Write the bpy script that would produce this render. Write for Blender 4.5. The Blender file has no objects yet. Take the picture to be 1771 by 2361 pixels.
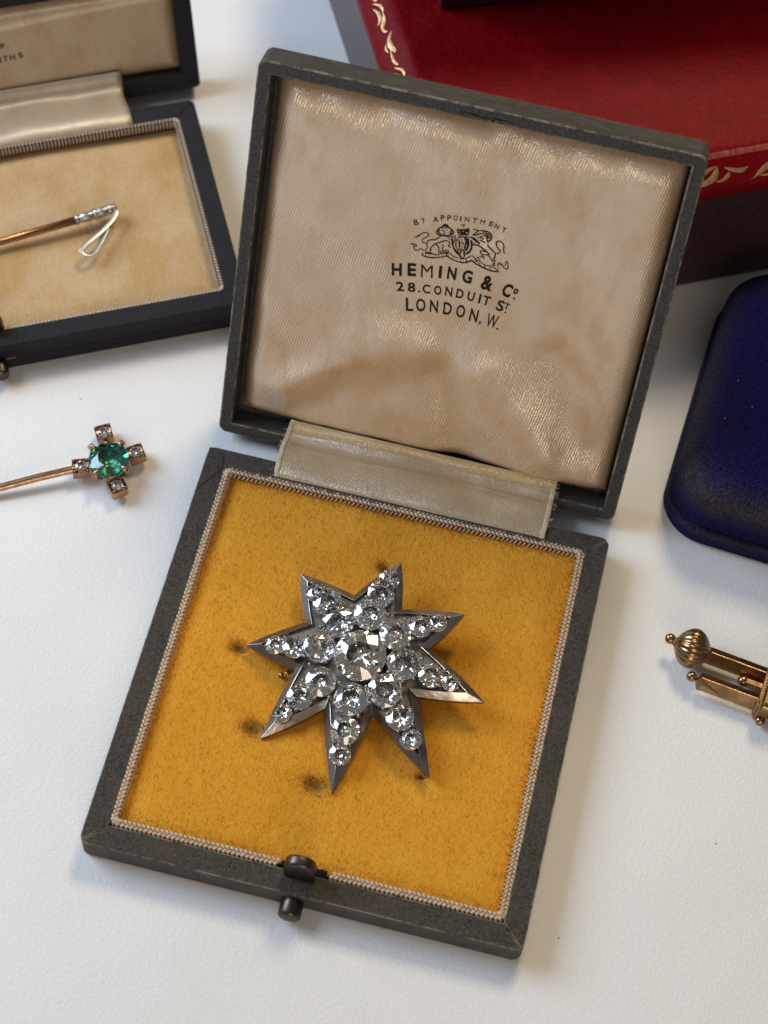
import bpy, bmesh, math, random
import numpy as np
from mathutils import Vector, Matrix
R = math.radians
rng = np.random.default_rng(7)
rnd = random.Random(11)
scene = bpy.context.scene
# ---------------------------------------------------------------- camera, light, exposure (1 unit = 1 cm)
scene.unit_settings.system = 'METRIC'
scene.unit_settings.scale_length = 0.01
cam_d = bpy.data.cameras.new('camera')
cam = bpy.data.objects.new('camera', cam_d)
scene.collection.objects.link(cam)
scene.camera = cam
cam_d.sensor_fit = 'VERTICAL'
cam_d.sensor_height = 36.0
cam_d.sensor_width = 27.0
cam_d.lens = 36.0 * 4698.5 / 2361.0
cam_d.clip_start = 0.5
cam_d.clip_end = 1000.0
_rv = Vector((0.5131590766, 0.0124028871, 0.2431574686))
cam.matrix_world = Matrix.Translation((2.49392, -15.40186, 34.87444)) @ Matrix.Rotation(_rv.length, 4, _rv.normalized())
cam_d.dof.use_dof = True
cam_d.dof.focus_distance = 37.6
cam_d.dof.aperture_fstop = 0.20

world = bpy.data.worlds.new('World')
scene.world = world
world.use_nodes = True
world.node_tree.nodes['Background'].inputs[0].default_value = (1.0, 0.97, 0.93, 1)
world.node_tree.nodes['Background'].inputs[1].default_value = 0.13

def lamp(name, direction, dist, sx, sy, power, color, target=(0, 1, 0)):
    d = bpy.data.lights.new(name, 'AREA')
    d.shape = 'RECTANGLE'
    d.size, d.size_y = sx, sy
    d.energy = power
    d.color = color
    o = bpy.data.objects.new(name, d)
    scene.collection.objects.link(o)
    v = Vector(direction).normalized()
    o.location = Vector(target) + v * dist
    o.rotation_euler = v.to_track_quat('Z', 'Y').to_euler()
    return o
lamp('window_light', (-0.80, 0.16, 0.60), 60, 34, 34, 33500, (0.66, 0.80, 1.0))
lamp('room_lamp', (0.08, 0.82, 1.0), 75, 17, 17, 22500, (1.0, 0.80, 0.50))
lamp('far_room_light', (0.25, -1.0, 0.55), 110, 44, 50, 30000, (1.0, 0.81, 0.60))

vs = scene.view_settings
scene.display_settings.display_device = 'sRGB'
vs.view_transform = 'Standard'
vs.look = 'None'
vs.exposure = 0.0
vs.gamma = 1.0
cy = scene.cycles
cy.use_denoising = True
cy.max_bounces = 14
cy.transmission_bounces = 12
cy.glossy_bounces = 6
cy.diffuse_bounces = 4
cy.sample_clamp_indirect = 6.0

# ---------------------------------------------------------------- helpers
def link(o, parent=None):
    scene.collection.objects.link(o)
    if parent is not None:
        o.parent = parent
    return o

def empty(name, loc=(0, 0, 0), rz=0.0, label=None, cat=None, group=None):
    o = bpy.data.objects.new(name, None)
    o.empty_display_size = 0.5
    o.location = loc
    o.rotation_euler = (0, 0, rz)
    link(o)
    tag(o, label, cat, group)
    return o

def tag(o, label=None, cat=None, group=None, kind=None):
    if label: o['label'] = label
    if cat: o['category'] = cat
    if group: o['group'] = group
    if kind: o['kind'] = kind
    return o

def mesh_from(name, verts, faces, mats=(), smooth=False):
    me = bpy.data.meshes.new(name)
    me.from_pydata([tuple(map(float, v)) for v in verts], [], [tuple(int(i) for i in f) for f in faces])
    for m in mats: me.materials.append(m)
    if smooth: me.shade_smooth()
    me.update()
    return me

def obj(name, me, parent=None, loc=(0, 0, 0), rot=(0, 0, 0)):
    o = bpy.data.objects.new(name, me)
    o.location = loc
    o.rotation_euler = rot
    return link(o, parent)

def fast_mesh(name, verts, faces, mats=(), smooth=False):
    """numpy verts (n,3) and equal-length faces (m,k)"""
    verts = np.asarray(verts, np.float32); faces = np.asarray(faces, np.int32)
    me = bpy.data.meshes.new(name)
    k = faces.shape[1]
    me.vertices.add(len(verts)); me.vertices.foreach_set('co', verts.ravel())
    me.loops.add(faces.size); me.loops.foreach_set('vertex_index', faces.ravel())
    me.polygons.add(len(faces))
    me.polygons.foreach_set('loop_start', np.arange(0, faces.size, k, dtype=np.int32))
    for m in mats: me.materials.append(m)
    me.update(calc_edges=True); me.validate()
    if smooth: me.shade_smooth()
    return me

class MB:
    """collects simple shapes into one mesh"""
    def __init__(s): s.v = []; s.f = []; s.m = []
    def add(s, v, f, mi=0):
        b = len(s.v); s.v += [tuple(map(float, p)) for p in v]
        s.f += [tuple(i + b for i in q) for q in f]; s.m += [mi] * len(f)
        return s
    def box(s, x0, x1, y0, y1, z0, z1, mi=0):
        v = [(x0, y0, z0), (x1, y0, z0), (x1, y1, z0), (x0, y1, z0), (x0, y0, z1), (x1, y0, z1), (x1, y1, z1), (x0, y1, z1)]
        return s.add(v, [(3, 2, 1, 0), (4, 5, 6, 7), (0, 1, 5, 4), (1, 2, 6, 5), (2, 3, 7, 6), (3, 0, 4, 7)], mi)
    def prism(s, poly, z0, z1, mi=0):
        n = len(poly)
        v = [(p[0], p[1], z0) for p in poly] + [(p[0], p[1], z1) for p in poly]
        f = [tuple(range(n - 1, -1, -1)), tuple(range(n, 2 * n))] + [(i, (i + 1) % n, n + (i + 1) % n, n + i) for i in range(n)]
        return s.add(v, f, mi)
    def tube(s, path, r, seg=10, mi=0, caps=True, flat=1.0):
        path = [Vector(p) for p in path]; n = len(path)
        rs = r if hasattr(r, '__len__') else [r] * n
        t0 = (path[1] - path[0]).normalized()
        ref = Vector((0, 0, 1)) if abs(t0.z) < .9 else Vector((1, 0, 0))
        v = []
        for i, p in enumerate(path):
            t = (path[min(i + 1, n - 1)] - path[max(i - 1, 0)]).normalized()
            a = t.cross(ref).normalized(); b = a.cross(t).normalized()
            for k in range(seg):
                w = 2 * math.pi * k / seg
                v.append(p + (a * math.cos(w) + b * math.sin(w) * flat) * rs[i])
        f = [(i * seg + k, i * seg + (k + 1) % seg, (i + 1) * seg + (k + 1) % seg, (i + 1) * seg + k) for i in range(n - 1) for k in range(seg)]
        if caps: f += [tuple(range(seg - 1, -1, -1)), tuple((n - 1) * seg + k for k in range(seg))]
        return s.add(v, f, mi)
    def lathe(s, prof, axis='z', origin=(0, 0, 0), seg=24, mi=0, wave=None):
        """prof: list of (r, h); axis the direction of h; wave(angle)->radius factor"""
        o = Vector(origin); v = []
        ax = {'x': (Vector((0, 1, 0)), Vector((0, 0, 1)), Vector((1, 0, 0))), 'y': (Vector((0, 0, 1)), Vector((1, 0, 0)), Vector((0, 1, 0))), 'z': (Vector((1, 0, 0)), Vector((0, 1, 0)), Vector((0, 0, 1)))}[axis]
        for r, h in prof:
            for k in range(seg):
                w = 2 * math.pi * k / seg
                q = r * (wave(w) if wave else 1)
                v.append(o + ax[0] * math.cos(w) * q + ax[1] * math.sin(w) * q + ax[2] * h)
        n = len(prof)
        f = [(i * seg + k, i * seg + (k + 1) % seg, (i + 1) * seg + (k + 1) % seg, (i + 1) * seg + k) for i in range(n - 1) for k in range(seg)]
        f += [tuple(range(seg - 1, -1, -1)), tuple((n - 1) * seg + k for k in range(seg))]
        return s.add(v, f, mi)
    def mesh(s, name, mats, smooth=False):
        me = mesh_from(name, s.v, s.f, mats, smooth)
        me.polygons.foreach_set('material_index', s.m)
        me.update()
        return me
    def build(s, name, mats, parent=None, smooth=False, loc=(0, 0, 0), rot=(0, 0, 0)):
        return obj(name, s.mesh(name, mats if isinstance(mats, (list, tuple)) else [mats], smooth), parent, loc, rot)

def bevel(o, w, seg=2, mat=-1, angle=30):
    m = o.modifiers.new('bevel', 'BEVEL'); m.width = w; m.segments = seg
    m.limit_method = 'ANGLE'; m.angle_limit = R(angle); m.material = mat
    m.harden_normals = False
    return o

def sphere(r=1.0, u=12, v=8):
    prof = [(max(1e-4, r * math.sin(math.pi * i / v)), -r * math.cos(math.pi * i / v)) for i in range(v + 1)]
    return prof

def smoothstep(a, b, x):
    t = np.clip((x - a) / (b - a), 0, 1); return t * t * (3 - 2 * t)

# ---------------------------------------------------------------- materials
class NT:
    def __init__(s, name):
        s.mat = bpy.data.materials.new(name); s.mat.use_nodes = True
        s.t = s.mat.node_tree; s.p = s.t.nodes['Principled BSDF']; s._co = None
    def n(s, typ, **kw):
        nd = s.t.nodes.new(typ)
        for k, val in kw.items(): setattr(nd, k, val)
        return nd
    def l(s, a, b): s.t.links.new(a, b)
    def co(s, which='Object', scale=(1, 1, 1), rot=(0, 0, 0)):
        tc = s.n('ShaderNodeTexCoord'); mp = s.n('ShaderNodeMapping')
        mp.inputs['Scale'].default_value = scale; mp.inputs['Rotation'].default_value = rot
        s.l(tc.outputs[which], mp.inputs['Vector']); return mp.outputs[0]
    def noise(s, co, scale, detail=4, rough=.55, dist=0):
        nd = s.n('ShaderNodeTexNoise'); nd.inputs['Scale'].default_value = scale
        nd.inputs['Detail'].default_value = detail; nd.inputs['Roughness'].default_value = rough; nd.inputs['Distortion'].default_value = dist
        s.l(co, nd.inputs['Vector']); return nd.outputs['Fac']
    def vor(s, co, scale, feat='F1'):
        nd = s.n('ShaderNodeTexVoronoi', feature=feat); nd.inputs['Scale'].default_value = scale
        s.l(co, nd.inputs['Vector']); return nd.outputs['Distance']
    def ramp(s, fac, stops):
        nd = s.n('ShaderNodeValToRGB'); cr = nd.color_ramp
        while len(cr.elements) < len(stops): cr.elements.new(.5)
        for e, (p, c) in zip(cr.elements, stops):
            e.position = p; e.color = (*c, 1) if hasattr(c, '__len__') else (c, c, c, 1)
        s.l(fac, nd.inputs['Fac']); return nd.outputs['Color']
    def mix(s, fac, a, b, mode='MIX'):
        nd = s.n('ShaderNodeMix', data_type='RGBA', blend_type=mode)
        for sock, val in ((nd.inputs[0], fac), (nd.inputs[6], a), (nd.inputs[7], b)):
            if hasattr(val, 'is_linked') or hasattr(val, 'links'): s.l(val, sock)
            elif hasattr(val, '__len__'): sock.default_value = (*val, 1)
            else: sock.default_value = val
        return nd.outputs[2]
    def math(s, op, a, b=0.0):
        nd = s.n('ShaderNodeMath', operation=op)
        for sock, val in ((nd.inputs[0], a), (nd.inputs[1], b)):
            if hasattr(val, 'links'): s.l(val, sock)
            else: sock.default_value = val
        return nd.outputs[0]
    def bump(s, h, strength=.4, dist=.02, prev=None):
        nd = s.n('ShaderNodeBump'); nd.inputs['Strength'].default_value = strength; nd.inputs['Distance'].default_value = dist
        s.l(h, nd.inputs['Height'])
        if prev is not None: s.l(prev, nd.inputs['Normal'])
        return nd.outputs[0]
    def set(s, **kw):
        for k, val in kw.items():
            k = {'color': 'Base Color', 'rough': 'Roughness', 'metal': 'Metallic', 'spec': 'Specular IOR Level', 'normal': 'Normal', 'sheen': 'Sheen Weight', 'sheen_rough': 'Sheen Roughness',
                 'sheen_tint': 'Sheen Tint', 'trans': 'Transmission Weight', 'ior': 'IOR', 'aniso': 'Anisotropic', 'aniso_rot': 'Anisotropic Rotation', 'tangent': 'Tangent', 'coat': 'Coat Weight', 'coat_rough': 'Coat Roughness'}[k]
            sock = s.p.inputs[k]
            if hasattr(val, 'links'): s.l(val, sock)
            elif hasattr(val, '__len__'): sock.default_value = (*val, 1) if len(sock.default_value) == 4 else val
            else: sock.default_value = val
        return s.mat

def m_table():
    t = NT('white_leatherette'); c = t.co()
    n1 = t.noise(c, 12, 5, .6); n2 = t.noise(c, 26, 3, .5); n3 = t.noise(c, .25, 3)
    h = t.math('ADD', n1, t.math('MULTIPLY', n2, .6))
    return t.set(color=t.ramp(n3, [(.3, (.78, .78, .775)), (.7, (.83, .83, .825))]), rough=.55, spec=.3, normal=t.bump(h, .42, .035))

def m_leather(name, dark, light, warm, streak=(1, 1, 1), rough=.58, wear=False, scale=1.0):
    t = NT(name); c = t.co(scale=streak)
    a = t.noise(c, 24 * scale, 5, .7, .6); b = t.noise(c, 55 * scale, 3, .6); d = t.noise(c, 1.3 * scale, 5, .6)
    col = t.ramp(a, [(.36, dark), (.66, light)])
    col = t.mix(t.ramp(d, [(.42, 0.), (.68, .55)]), col, warm)
    speck = t.ramp(t.noise(c, 26 * scale, 2, .5), [(.62, 0.), (.74, 1.)])
    col = t.mix(t.math('MULTIPLY', speck, .38), col, tuple(min(1, 2.4 * x + .02) for x in light))
    if wear:
        w = t.ramp(t.noise(t.co(), 3.0, 6, .75), [(.43, 0.), (.57, 1.)])
        col = t.mix(t.math('MULTIPLY', w, .8), col, (.33, .27, .20))
    h = t.math('ADD', t.math('MULTIPLY', a, .9), t.math('MULTIPLY', b, .5))
    return t.set(color=col, rough=rough, spec=.28, normal=t.bump(h, .8, .045))

def m_velvet(name, c0, c1, sheen=.35, tint=(1, .8, .5), wear=None, pits=.27, blotch=.8, scale=1.0, shift=(0, 0, 0), pale=None):
    t = NT(name); c = t.co()
    n = t.noise(c, blotch, 5, .6, .4)
    col = t.ramp(n, [(.3, c0), (.7, c1)])
    if pale: col = t.mix(t.ramp(t.noise(c, 1.1, 3, .5, .2), [(.40, 0.), (.80, .75)]), col, pale)
    # tiny gaps between the tufts, drawn out along the nap
    g = t.noise(t.co(scale=(1.25, .62, 1)), 21 * scale, 3, .62, .3); g2 = t.noise(t.co(scale=(1.4, .3, 1)), 6 * scale, 3, .6)
    pit = t.ramp(g, [(.34, 1.), (.56, 0.)])
    col = t.mix(t.math('MULTIPLY', pit, pits), col, tuple(.50 * x for x in c0))
    col = t.mix(t.ramp(g2, [(.45, 0.), (.75, .22)]), col, tuple(min(1, x * 1.12 + .02) for x in c1))
    at = t.n('ShaderNodeVertexColor', layer_name='wear')
    if wear: col = t.mix(t.math('MULTIPLY', at.outputs['Color'], t.ramp(g, [(.3, 1.), (.7, .55)])), col, wear)
    return t.set(color=col, rough=.9, spec=.08, sheen=sheen, sheen_rough=.5, sheen_tint=tint, normal=t.bump(t.math('ADD', g, t.math('MULTIPLY', g2, .5)), .55, .045))

def m_satin(name, c0, c1, stain, thread=30.0, ang=17, rough=.30, mt=.22, bs=.55, coat=.6):
    t = NT(name); c = t.co()
    sep = t.co(rot=(0, 0, R(ang)))
    w = t.n('ShaderNodeTexWave', wave_type='BANDS', bands_direction='X', wave_profile='SIN')
    w.inputs['Scale'].default_value = thread / 2; w.inputs['Distortion'].default_value = 2.4; w.inputs['Detail'].default_value = 1; w.inputs['Detail Scale'].default_value = 4.
    t.l(sep, w.inputs['Vector'])
    dash = t.noise(t.co(scale=(1, .16, 1), rot=(0, 0, R(ang))), thread * 1.1, 1, .5)
    thr = t.math('MULTIPLY', w.outputs['Fac'], t.math('ADD', t.math('MULTIPLY', dash, 1.2), .1))
    n = t.noise(c, .55, 4, .6, .5); n2 = t.noise(t.co(scale=(1, .45, 1)), 1.6, 3, .6)
    col = t.ramp(n, [(.35, c0), (.65, c1)])
    col = t.mix(t.ramp(n2, [(.50, 0.), (.78, .66)]), col, stain)
    col = t.mix(t.math('MULTIPLY', t.math('SUBTRACT', 1.0, thr), .34), col, tuple(.55 * x for x in stain))
    t.p.inputs['Coat IOR'].default_value = 2.1
    t.l(t.bump(thr, bs * 1.2, .03), t.p.inputs['Coat Normal'])
    return t.set(color=col, rough=t.ramp(thr, [(0., rough + .20), (.6, rough)]), spec=1.0, metal=mt, coat=coat, coat_rough=.25, normal=t.bump(thr, bs, .03))

def m_metal(name, col, rough, tarn, amt=.6, scale=4, bumpy=.08):
    t = NT(name); c = t.co()
    n = t.noise(c, scale, 5, .6)
    return t.set(color=t.mix(t.ramp(n, [(.38, 0.), (.68, amt)]), col, tarn), metal=1.0, rough=t.ramp(n, [(.3, rough), (.7, min(1, rough + .18))]), normal=t.bump(t.noise(c, scale * 6, 3), bumpy, .01))

def m_gem(name, col, ior=2.4, rough=0.0):
    t = NT(name); return t.set(color=col, rough=rough, trans=1.0, ior=ior)

def m_plain(name, col, rough=.6, spec=.3, var=.12):
    t = NT(name); n = t.noise(t.co(), 11, 4, .6)
    return t.set(color=t.ramp(n, [(.3, tuple(x * (1 - var) for x in col)), (.7, tuple(min(1, x * (1 + var)) for x in col))]), rough=rough, spec=spec, normal=t.bump(n, .15, .01))

M = {}
M['table'] = m_table()
M['grey_leather'] = m_leather('grey_leather', (.014, .012, .010), (.108, .092, .074), (.095, .070, .046))
M['grey_leather_worn'] = m_leather('grey_leather_worn_edge', (.034, .034, .033), (.085, .081, .074), (.10, .083, .064), wear=True)
M['brown_streak'] = m_leather('streaked_brown_leather', (.030, .027, .023), (.085, .074, .060), (.105, .085, .062), streak=(.16, 1, 1))
M['lid_rim'] = m_leather('slate_leather', (.014, .014, .014), (.105, .105, .102), (.075, .066, .056))
M['side_leather'] = m_leather('smooth_grey_side', (.035, .032, .029), (.098, .091, .081), (.075, .062, .047), streak=(.15, 1, .5))
M['dark_gap'] = m_plain('dark_interior', (.012, .011, .010), .9, .05)
M['velvet'] = m_velvet('mustard_velvet', (.65, .28, .021), (.73, .345, .034), .22, (1, .8, .45), wear=(.12, .075, .03))
M['tan_velvet'] = m_velvet('faded_tan_velvet', (.46, .275, .105), (.55, .37, .18), .22, (1, .85, .65), pits=.22, blotch=.55, pale=(.60, .47, .32))
M['braid'] = m_plain('beige_silk_braid', (.56, .41, .27), .38, .6, .22)
M['satin'] = m_satin('stained_cream_satin', (.76, .56, .365), (.86, .685, .50), (.52, .28, .085), thread=12.5, ang=11, mt=.20, rough=.33, bs=.30, coat=1.0)
M['ribbon'] = m_satin('cream_silk_ribbon', (.50, .37, .21), (.57, .44, .27), (.50, .30, .08), thread=20, ang=0, rough=.22, bs=.25)
M['ink'] = m_plain('faded_black_ink', (.020, .019, .016), .75, .15, .3)
M['button'] = m_metal('dark_bronze', (.11, .088, .072), .30, (.05, .04, .034), .7, 6)
M['silver'] = m_metal('oxidised_silver', (.46, .43, .40), .22, (.12, .10, .09), .85, 2.6, .22)
M['silver_dark'] = m_metal('tarnished_silver_seat', (.50, .47, .43), .30, (.10, .09, .075), .85, 8)
M['foil'] = m_metal('aged_silver_collet', (.88, .86, .83), .14, (.60, .57, .53), .5, 12)
M['rose_gold'] = m_metal('worn_rose_gold', (.54, .33, .20), .24, (.30, .17, .10), .6, 6)
M['old_gold'] = m_metal('old_gold', (.40, .25, .125), .20, (.14, .08, .04), .65, 4, .03)
M['steel'] = m_metal('bright_silver', (.50, .50, .51), .28, (.32, .31, .30), .4, 3, .0)
M['diamond'] = m_gem('old_cut_diamond', (1, 1, .985))
M['diamond_warm'] = m_gem('champagne_diamond', (1, .96, .82))
M['emerald'] = m_gem('green_emerald', (.085, .56, .48), 1.75)
M['navy'] = m_leather('navy_leather', (.004, .004, .006), (.026, .026, .033), (.020, .018, .022), rough=.5)
M['navy_satin'] = m_satin('old_brown_satin', (.62, .46, .28), (.68, .54, .36), (.46, .27, .10), thread=12, ang=0, rough=.6, mt=.0, bs=.15)
M['selvedge'] = m_plain('woven_selvedge', (.56, .45, .29), .55, .3, .2)
M['cream_ribbed'] = m_plain('ribbed_cream_trim', (.58, .47, .38), .5, .4, .12)
M['navy_ribbon'] = m_satin('ivory_ribbon', (.44, .35, .24), (.52, .43, .31), (.36, .25, .13), thread=20, ang=0, rough=.4, bs=.2)
# ---------------------------------------------------------------- the table
tb = MB().add([(-160, -160, 0), (160, -160, 0), (160, 160, 0), (-160, 160, 0)], [(0, 1, 2, 3)]).build('table_surface', M['table'])
tag(tb, 'white finely grained table surface under all the jewellery boxes', 'table', kind='structure')

# ---------------------------------------------------------------- shared builders for hinged cases
def ring_bars(x0, x1, y0, y1, w, z0, z1, rad, gap=.012, seg=5, inner_r=.0):
    """four mitred bars of a picture-frame ring with rounded outer corners; returns list of prisms (polys)"""
    polys = []
    cs = [(x0, y0, 1, 1), (x1, y0, -1, 1), (x1, y1, -1, -1), (x0, y1, 1, -1)]
    for k in range(4):
        ax, ay, asx, asy = cs[k]; bx, by, bsx, bsy = cs[(k + 1) % 4]
        def arc(cx, cyy, sx, sy, start):
            o = Vector((cx + sx * rad, cyy + sy * rad)); pts = []
            for i in range(seg + 1):
                u = i / seg * R(45)
                # from the mitre (45 deg) to the straight edge
                d45 = math.atan2(-sy, -sx)
                pts.append((o, d45, u))
            return pts
        d = Vector((bx - ax, by - ay)).normalized(); nrm = Vector((-d.y, d.x))  # inward
        a0 = Vector((ax, ay)); b0 = Vector((bx, by))
        poly = []
        oa = a0 + (d + nrm) * rad; ob = b0 + (-d + nrm) * rad
        for i in range(seg + 1):
            th = R(45) * (1 - i / seg)
            poly.append(oa - nrm * rad * math.cos(th) - d * rad * math.sin(th))
        for i in range(seg + 1):
            th = R(45) * (i / seg)
            poly.append(ob - nrm * rad * math.cos(th) + d * rad * math.sin(th))
        poly.append(b0 + (-d + nrm) * w); poly.append(a0 + (d + nrm) * w)
        g = gap / 2
        # pull mitres apart
        n2 = len(poly)
        poly = [p + d * g if i <= seg or i == n2 - 1 else p - d * g for i, p in enumerate(poly)]
        polys.append([(p.x, p.y) for p in poly])
    return polys

def rrect(x0, x1, y0, y1, r, step):
    """closed rounded rectangle as points, tangents, inward normals"""
    P = []
    def line(a, b):
        n = max(2, int((Vector(b) - Vector(a)).length / step))
        for i in range(n): P.append(Vector(a).lerp(Vector(b), i / n))
    def arc(c, a0):
        n = max(3, int(r * math.pi / 2 / step))
        for i in range(n):
            t = a0 + math.pi / 2 * i / n; P.append(Vector((c[0] + r * math.cos(t), c[1] + r * math.sin(t))))
    line((x0 + r, y0), (x1 - r, y0)); arc((x1 - r, y0 + r), -math.pi / 2)
    line((x1, y0 + r), (x1, y1 - r)); arc((x1 - r, y1 - r), 0)
    line((x1 - r, y1), (x0 + r, y1)); arc((x0 + r, y1 - r), math.pi / 2)
    line((x0, y1 - r), (x0, y0 + r)); arc((x0 + r, y0 + r), math.pi)
    n = len(P); out = []
    for i in range(n):
        t = (P[(i + 1) % n] - P[i - 1]).normalized()
        out.append((P[i], t, Vector((-t.y, t.x))))
    return out

def grains(items, mat, name, parent):
    """items: (centre, axis unit, half length, radius); all grains as one braid mesh"""
    prof = sphere(1, 6, 4); seg = 6
    base = np.array([(r * math.cos(2 * math.pi * k / seg), r * math.sin(2 * math.pi * k / seg), h) for r, h in prof for k in range(seg)])
    f = np.array([(i * seg + k, i * seg + (k + 1) % seg, (i + 1) * seg + (k + 1) % seg, (i + 1) * seg + k) for i in range(len(prof) - 1) for k in range(seg)])
    V, F = [], []
    for j, (c, a, hl, r) in enumerate(items):
        a = Vector(a).normalized(); q = a.to_track_quat('Z', 'X').to_matrix()
        m = np.array(q)
        V.append((base * (r, r, hl)) @ m.T + np.array(c)); F.append(f + j * len(base))
    me = fast_mesh(name, np.concatenate(V), np.concatenate(F), [mat], True)
    return obj(name, me, parent)

def pile(name, mat, x0, x1, y0, y1, zf, n, length, width, lean, parent, wear_fn=None, len_fn=None, keep=None):
    """velvet pile: one thin blade per tuft, standing on the surface zf(x,y)"""
    x = rng.uniform(x0, x1, n); y = rng.uniform(y0, y1, n)
    if keep is not None: k = keep(x, y); x, y = x[k], y[k]; n = len(x)
    z = zf(x, y) - .004
    L = length * rng.uniform(.65, 1.1, n)
    wv = np.zeros(n)
    if len_fn is not None: L = L * len_fn(x, y)
    if wear_fn is not None: wv = wear_fn(x, y)
    th = rng.uniform(0, 2 * np.pi, n)
    nx = .6 * np.sin(x * 2.1 + 1.3 * y) + .5 * np.sin(1.7 * y - .6 * x + 2); ny = .6 * np.cos(1.4 * x - 1.1 * y)
    lx = lean * (rng.normal(0, .5, n) + .45 * nx); ly = lean * (rng.normal(0, .7, n) + .45 * ny - .7)
    dx, dy = np.cos(th) * width / 2, np.sin(th) * width / 2
    V = np.empty((n, 3, 3), np.float32)
    V[:, 0] = np.stack([x - dx, y - dy, z], 1); V[:, 1] = np.stack([x + dx, y + dy, z], 1)
    V[:, 2] = np.stack([x + lx * L, y + ly * L, z + L], 1)
    me = fast_mesh(name, V.reshape(-1, 3), np.arange(3 * n).reshape(-1, 3), [mat])
    at = me.color_attributes.new('wear', 'FLOAT_COLOR', 'POINT')
    c = np.ones((n * 3, 4), np.float32); c[:, :3] = np.repeat(wv, 3)[:, None]
    at.data.foreach_set('color', c.ravel())
    o = obj(name, me, parent); o['kind'] = 'stuff'
    return o

def grid_surface(name, mat, xs, ys, zf, parent, loc=(0, 0, 0), rot=(0, 0, 0), color_fn=None):
    X, Y = np.meshgrid(xs, ys); Z = zf(X, Y)
    V = np.stack([X, Y, Z], -1).reshape(-1, 3); nx = len(xs); ny = len(ys)
    i = np.arange(nx - 1)[None, :] + nx * np.arange(ny - 1)[:, None]
    F = np.stack([i, i + 1, i + nx + 1, i + nx], -1).reshape(-1, 4)
    me = fast_mesh(name, V, F, [mat], True)
    if color_fn is not None:
        at = me.color_attributes.new('wear', 'FLOAT_COLOR', 'POINT')
        c = np.ones((len(V), 4), np.float32); c[:, :3] = color_fn(V[:, 0], V[:, 1])[:, None]
        at.data.foreach_set('color', c.ravel())
    return obj(name, me, parent, loc, rot)

def cut(o, cutters):
    for c in cutters:
        m = o.modifiers.new('cut', 'BOOLEAN'); m.operation = 'DIFFERENCE'; m.object = c; m.solver = 'EXACT'
    dg = bpy.context.evaluated_depsgraph_get()
    me = bpy.data.meshes.new_from_object(o.evaluated_get(dg))
    o.modifiers.clear(); o.data = me
    for c in cutters: bpy.data.objects.remove(c)

# ---------------------------------------------------------------- grey brooch case
case = empty('jewellery_case', (0, 0, 0), 0, 'open grey leather jewellery case with mustard velvet and printed satin lid', 'jewellery case')
TX0, TX1, TY0, TY1, TH = -4.0, 4.0, -4.2, 4.2, .61
mb = MB()
for k, pl in enumerate(ring_bars(TX0, TX1, TY0, TY1, .43, 0, TH, .16)):
    mb.prism(pl, .035, TH)
base = mb.build('tray', [M['grey_leather'], M['grey_leather_worn'], M['side_leather']], case)
for p in base.data.polygons:
    if abs(p.normal.z) < .3: p.material_index = 2
bevel(base, .035, 3, 1, 32)
MB().box(TX0 + .05, TX1 - .05, TY0 + .05, TY1 - .05, .02, .18).build('tray_floor', M['dark_gap'], case)
# overlapping leather at the back left corner
fl = [(-3.985, 4.16), (-3.86, 4.19), (-3.70, 4.06), (-3.63, 3.88), (-3.65, 3.72), (-3.76, 3.55), (-3.985, 3.16)]
fo = MB().prism(fl, TH - .005, TH + .016).build('corner_flap', [M['grey_leather']], base); bevel(fo, .008, 2)

# velvet pad
IX0, IX1, IY0, IY1 = -3.50, 3.50, -3.66, 3.76
dents = [(-2.28, .20, .20), (-1.60, -1.30, .24), (-.24, -2.08, .25), (1.58, -1.42, .12), (-.08, 2.52, .14)]
def dent(x, y):
    d = np.zeros_like(x)
    for a, b, r in dents:
        q = ((x - a + .25 * (y - b)) / r) ** 2 + ((y - b) / (r * .7)) ** 2
        d = np.maximum(d, .72 * np.exp(-(q * 1.7) ** 2) + .28 * np.exp(-q * .8))
    return d
def vz(x, y):
    e = np.minimum.reduce([x - IX0, IX1 - x, y - IY0, IY1 - y])
    return .455 + .045 * smoothstep(0, .5, e) + .02 * np.sin(x * 1.3 + .4) * np.cos(y * 1.1) - .16 * dent(x, y)
pad = grid_surface('velvet_pad', M['velvet'], np.linspace(IX0, IX1, 90), np.linspace(IY0, IY1, 94), vz, case, color_fn=lambda x, y: dent(x, y))
pile('velvet_pile', M['velvet'], IX0 + .01, IX1 - .01, IY0 + .01, IY1 - .01, vz, 200000, .055, .016, .8, pad,
     wear_fn=lambda x, y: np.clip(dent(x, y) * 1.25 - .2, 0, 1), len_fn=lambda x, y: 1 - .55 * dent(x, y),
     keep=lambda x, y: rng.uniform(0, 1, len(x)) < np.maximum(np.exp(-np.minimum.reduce([x - IX0, IX1 - x, y - IY0, IY1 - y]) / .09), .9 * np.exp(-((dent(x, y) - .35) / .2) ** 2)))

# silk braid round the pad, with a gap for the catch
items = []
pts = rrect(-3.545, 3.555, -3.70, 3.805, .12, .084)
for i, (p, t, nn) in enumerate(pts):
    if p.y < -3.6 and -.47 < p.x < .40: continue
    j = lambda s: rnd.uniform(-s, s)
    T3 = Vector((t.x, t.y, 0)); N3 = Vector((nn.x, nn.y, 0)); Zv = Vector((0, 0, 1))
    P = Vector((p.x, p.y, 0))
    items.append((P - N3 * .008 + Zv * (.585 + j(.006)), T3 * .8 + N3 * .55 + Zv * .1, .056, .034))
    items.append((P + N3 * .055 + Zv * (.60 + j(.006)) + T3 * .04, T3 * .8 - N3 * .55, .054, .033))
    items.append((P + N3 * .095 + Zv * (.50 + j(.006)) + T3 * .02, Zv * -.95 + T3 * .45 + N3 * .1, .105, .027))
    items.append((P - N3 * .045 + Zv * .545, Zv * -.9 + T3 * .5, .05, .030))
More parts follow.
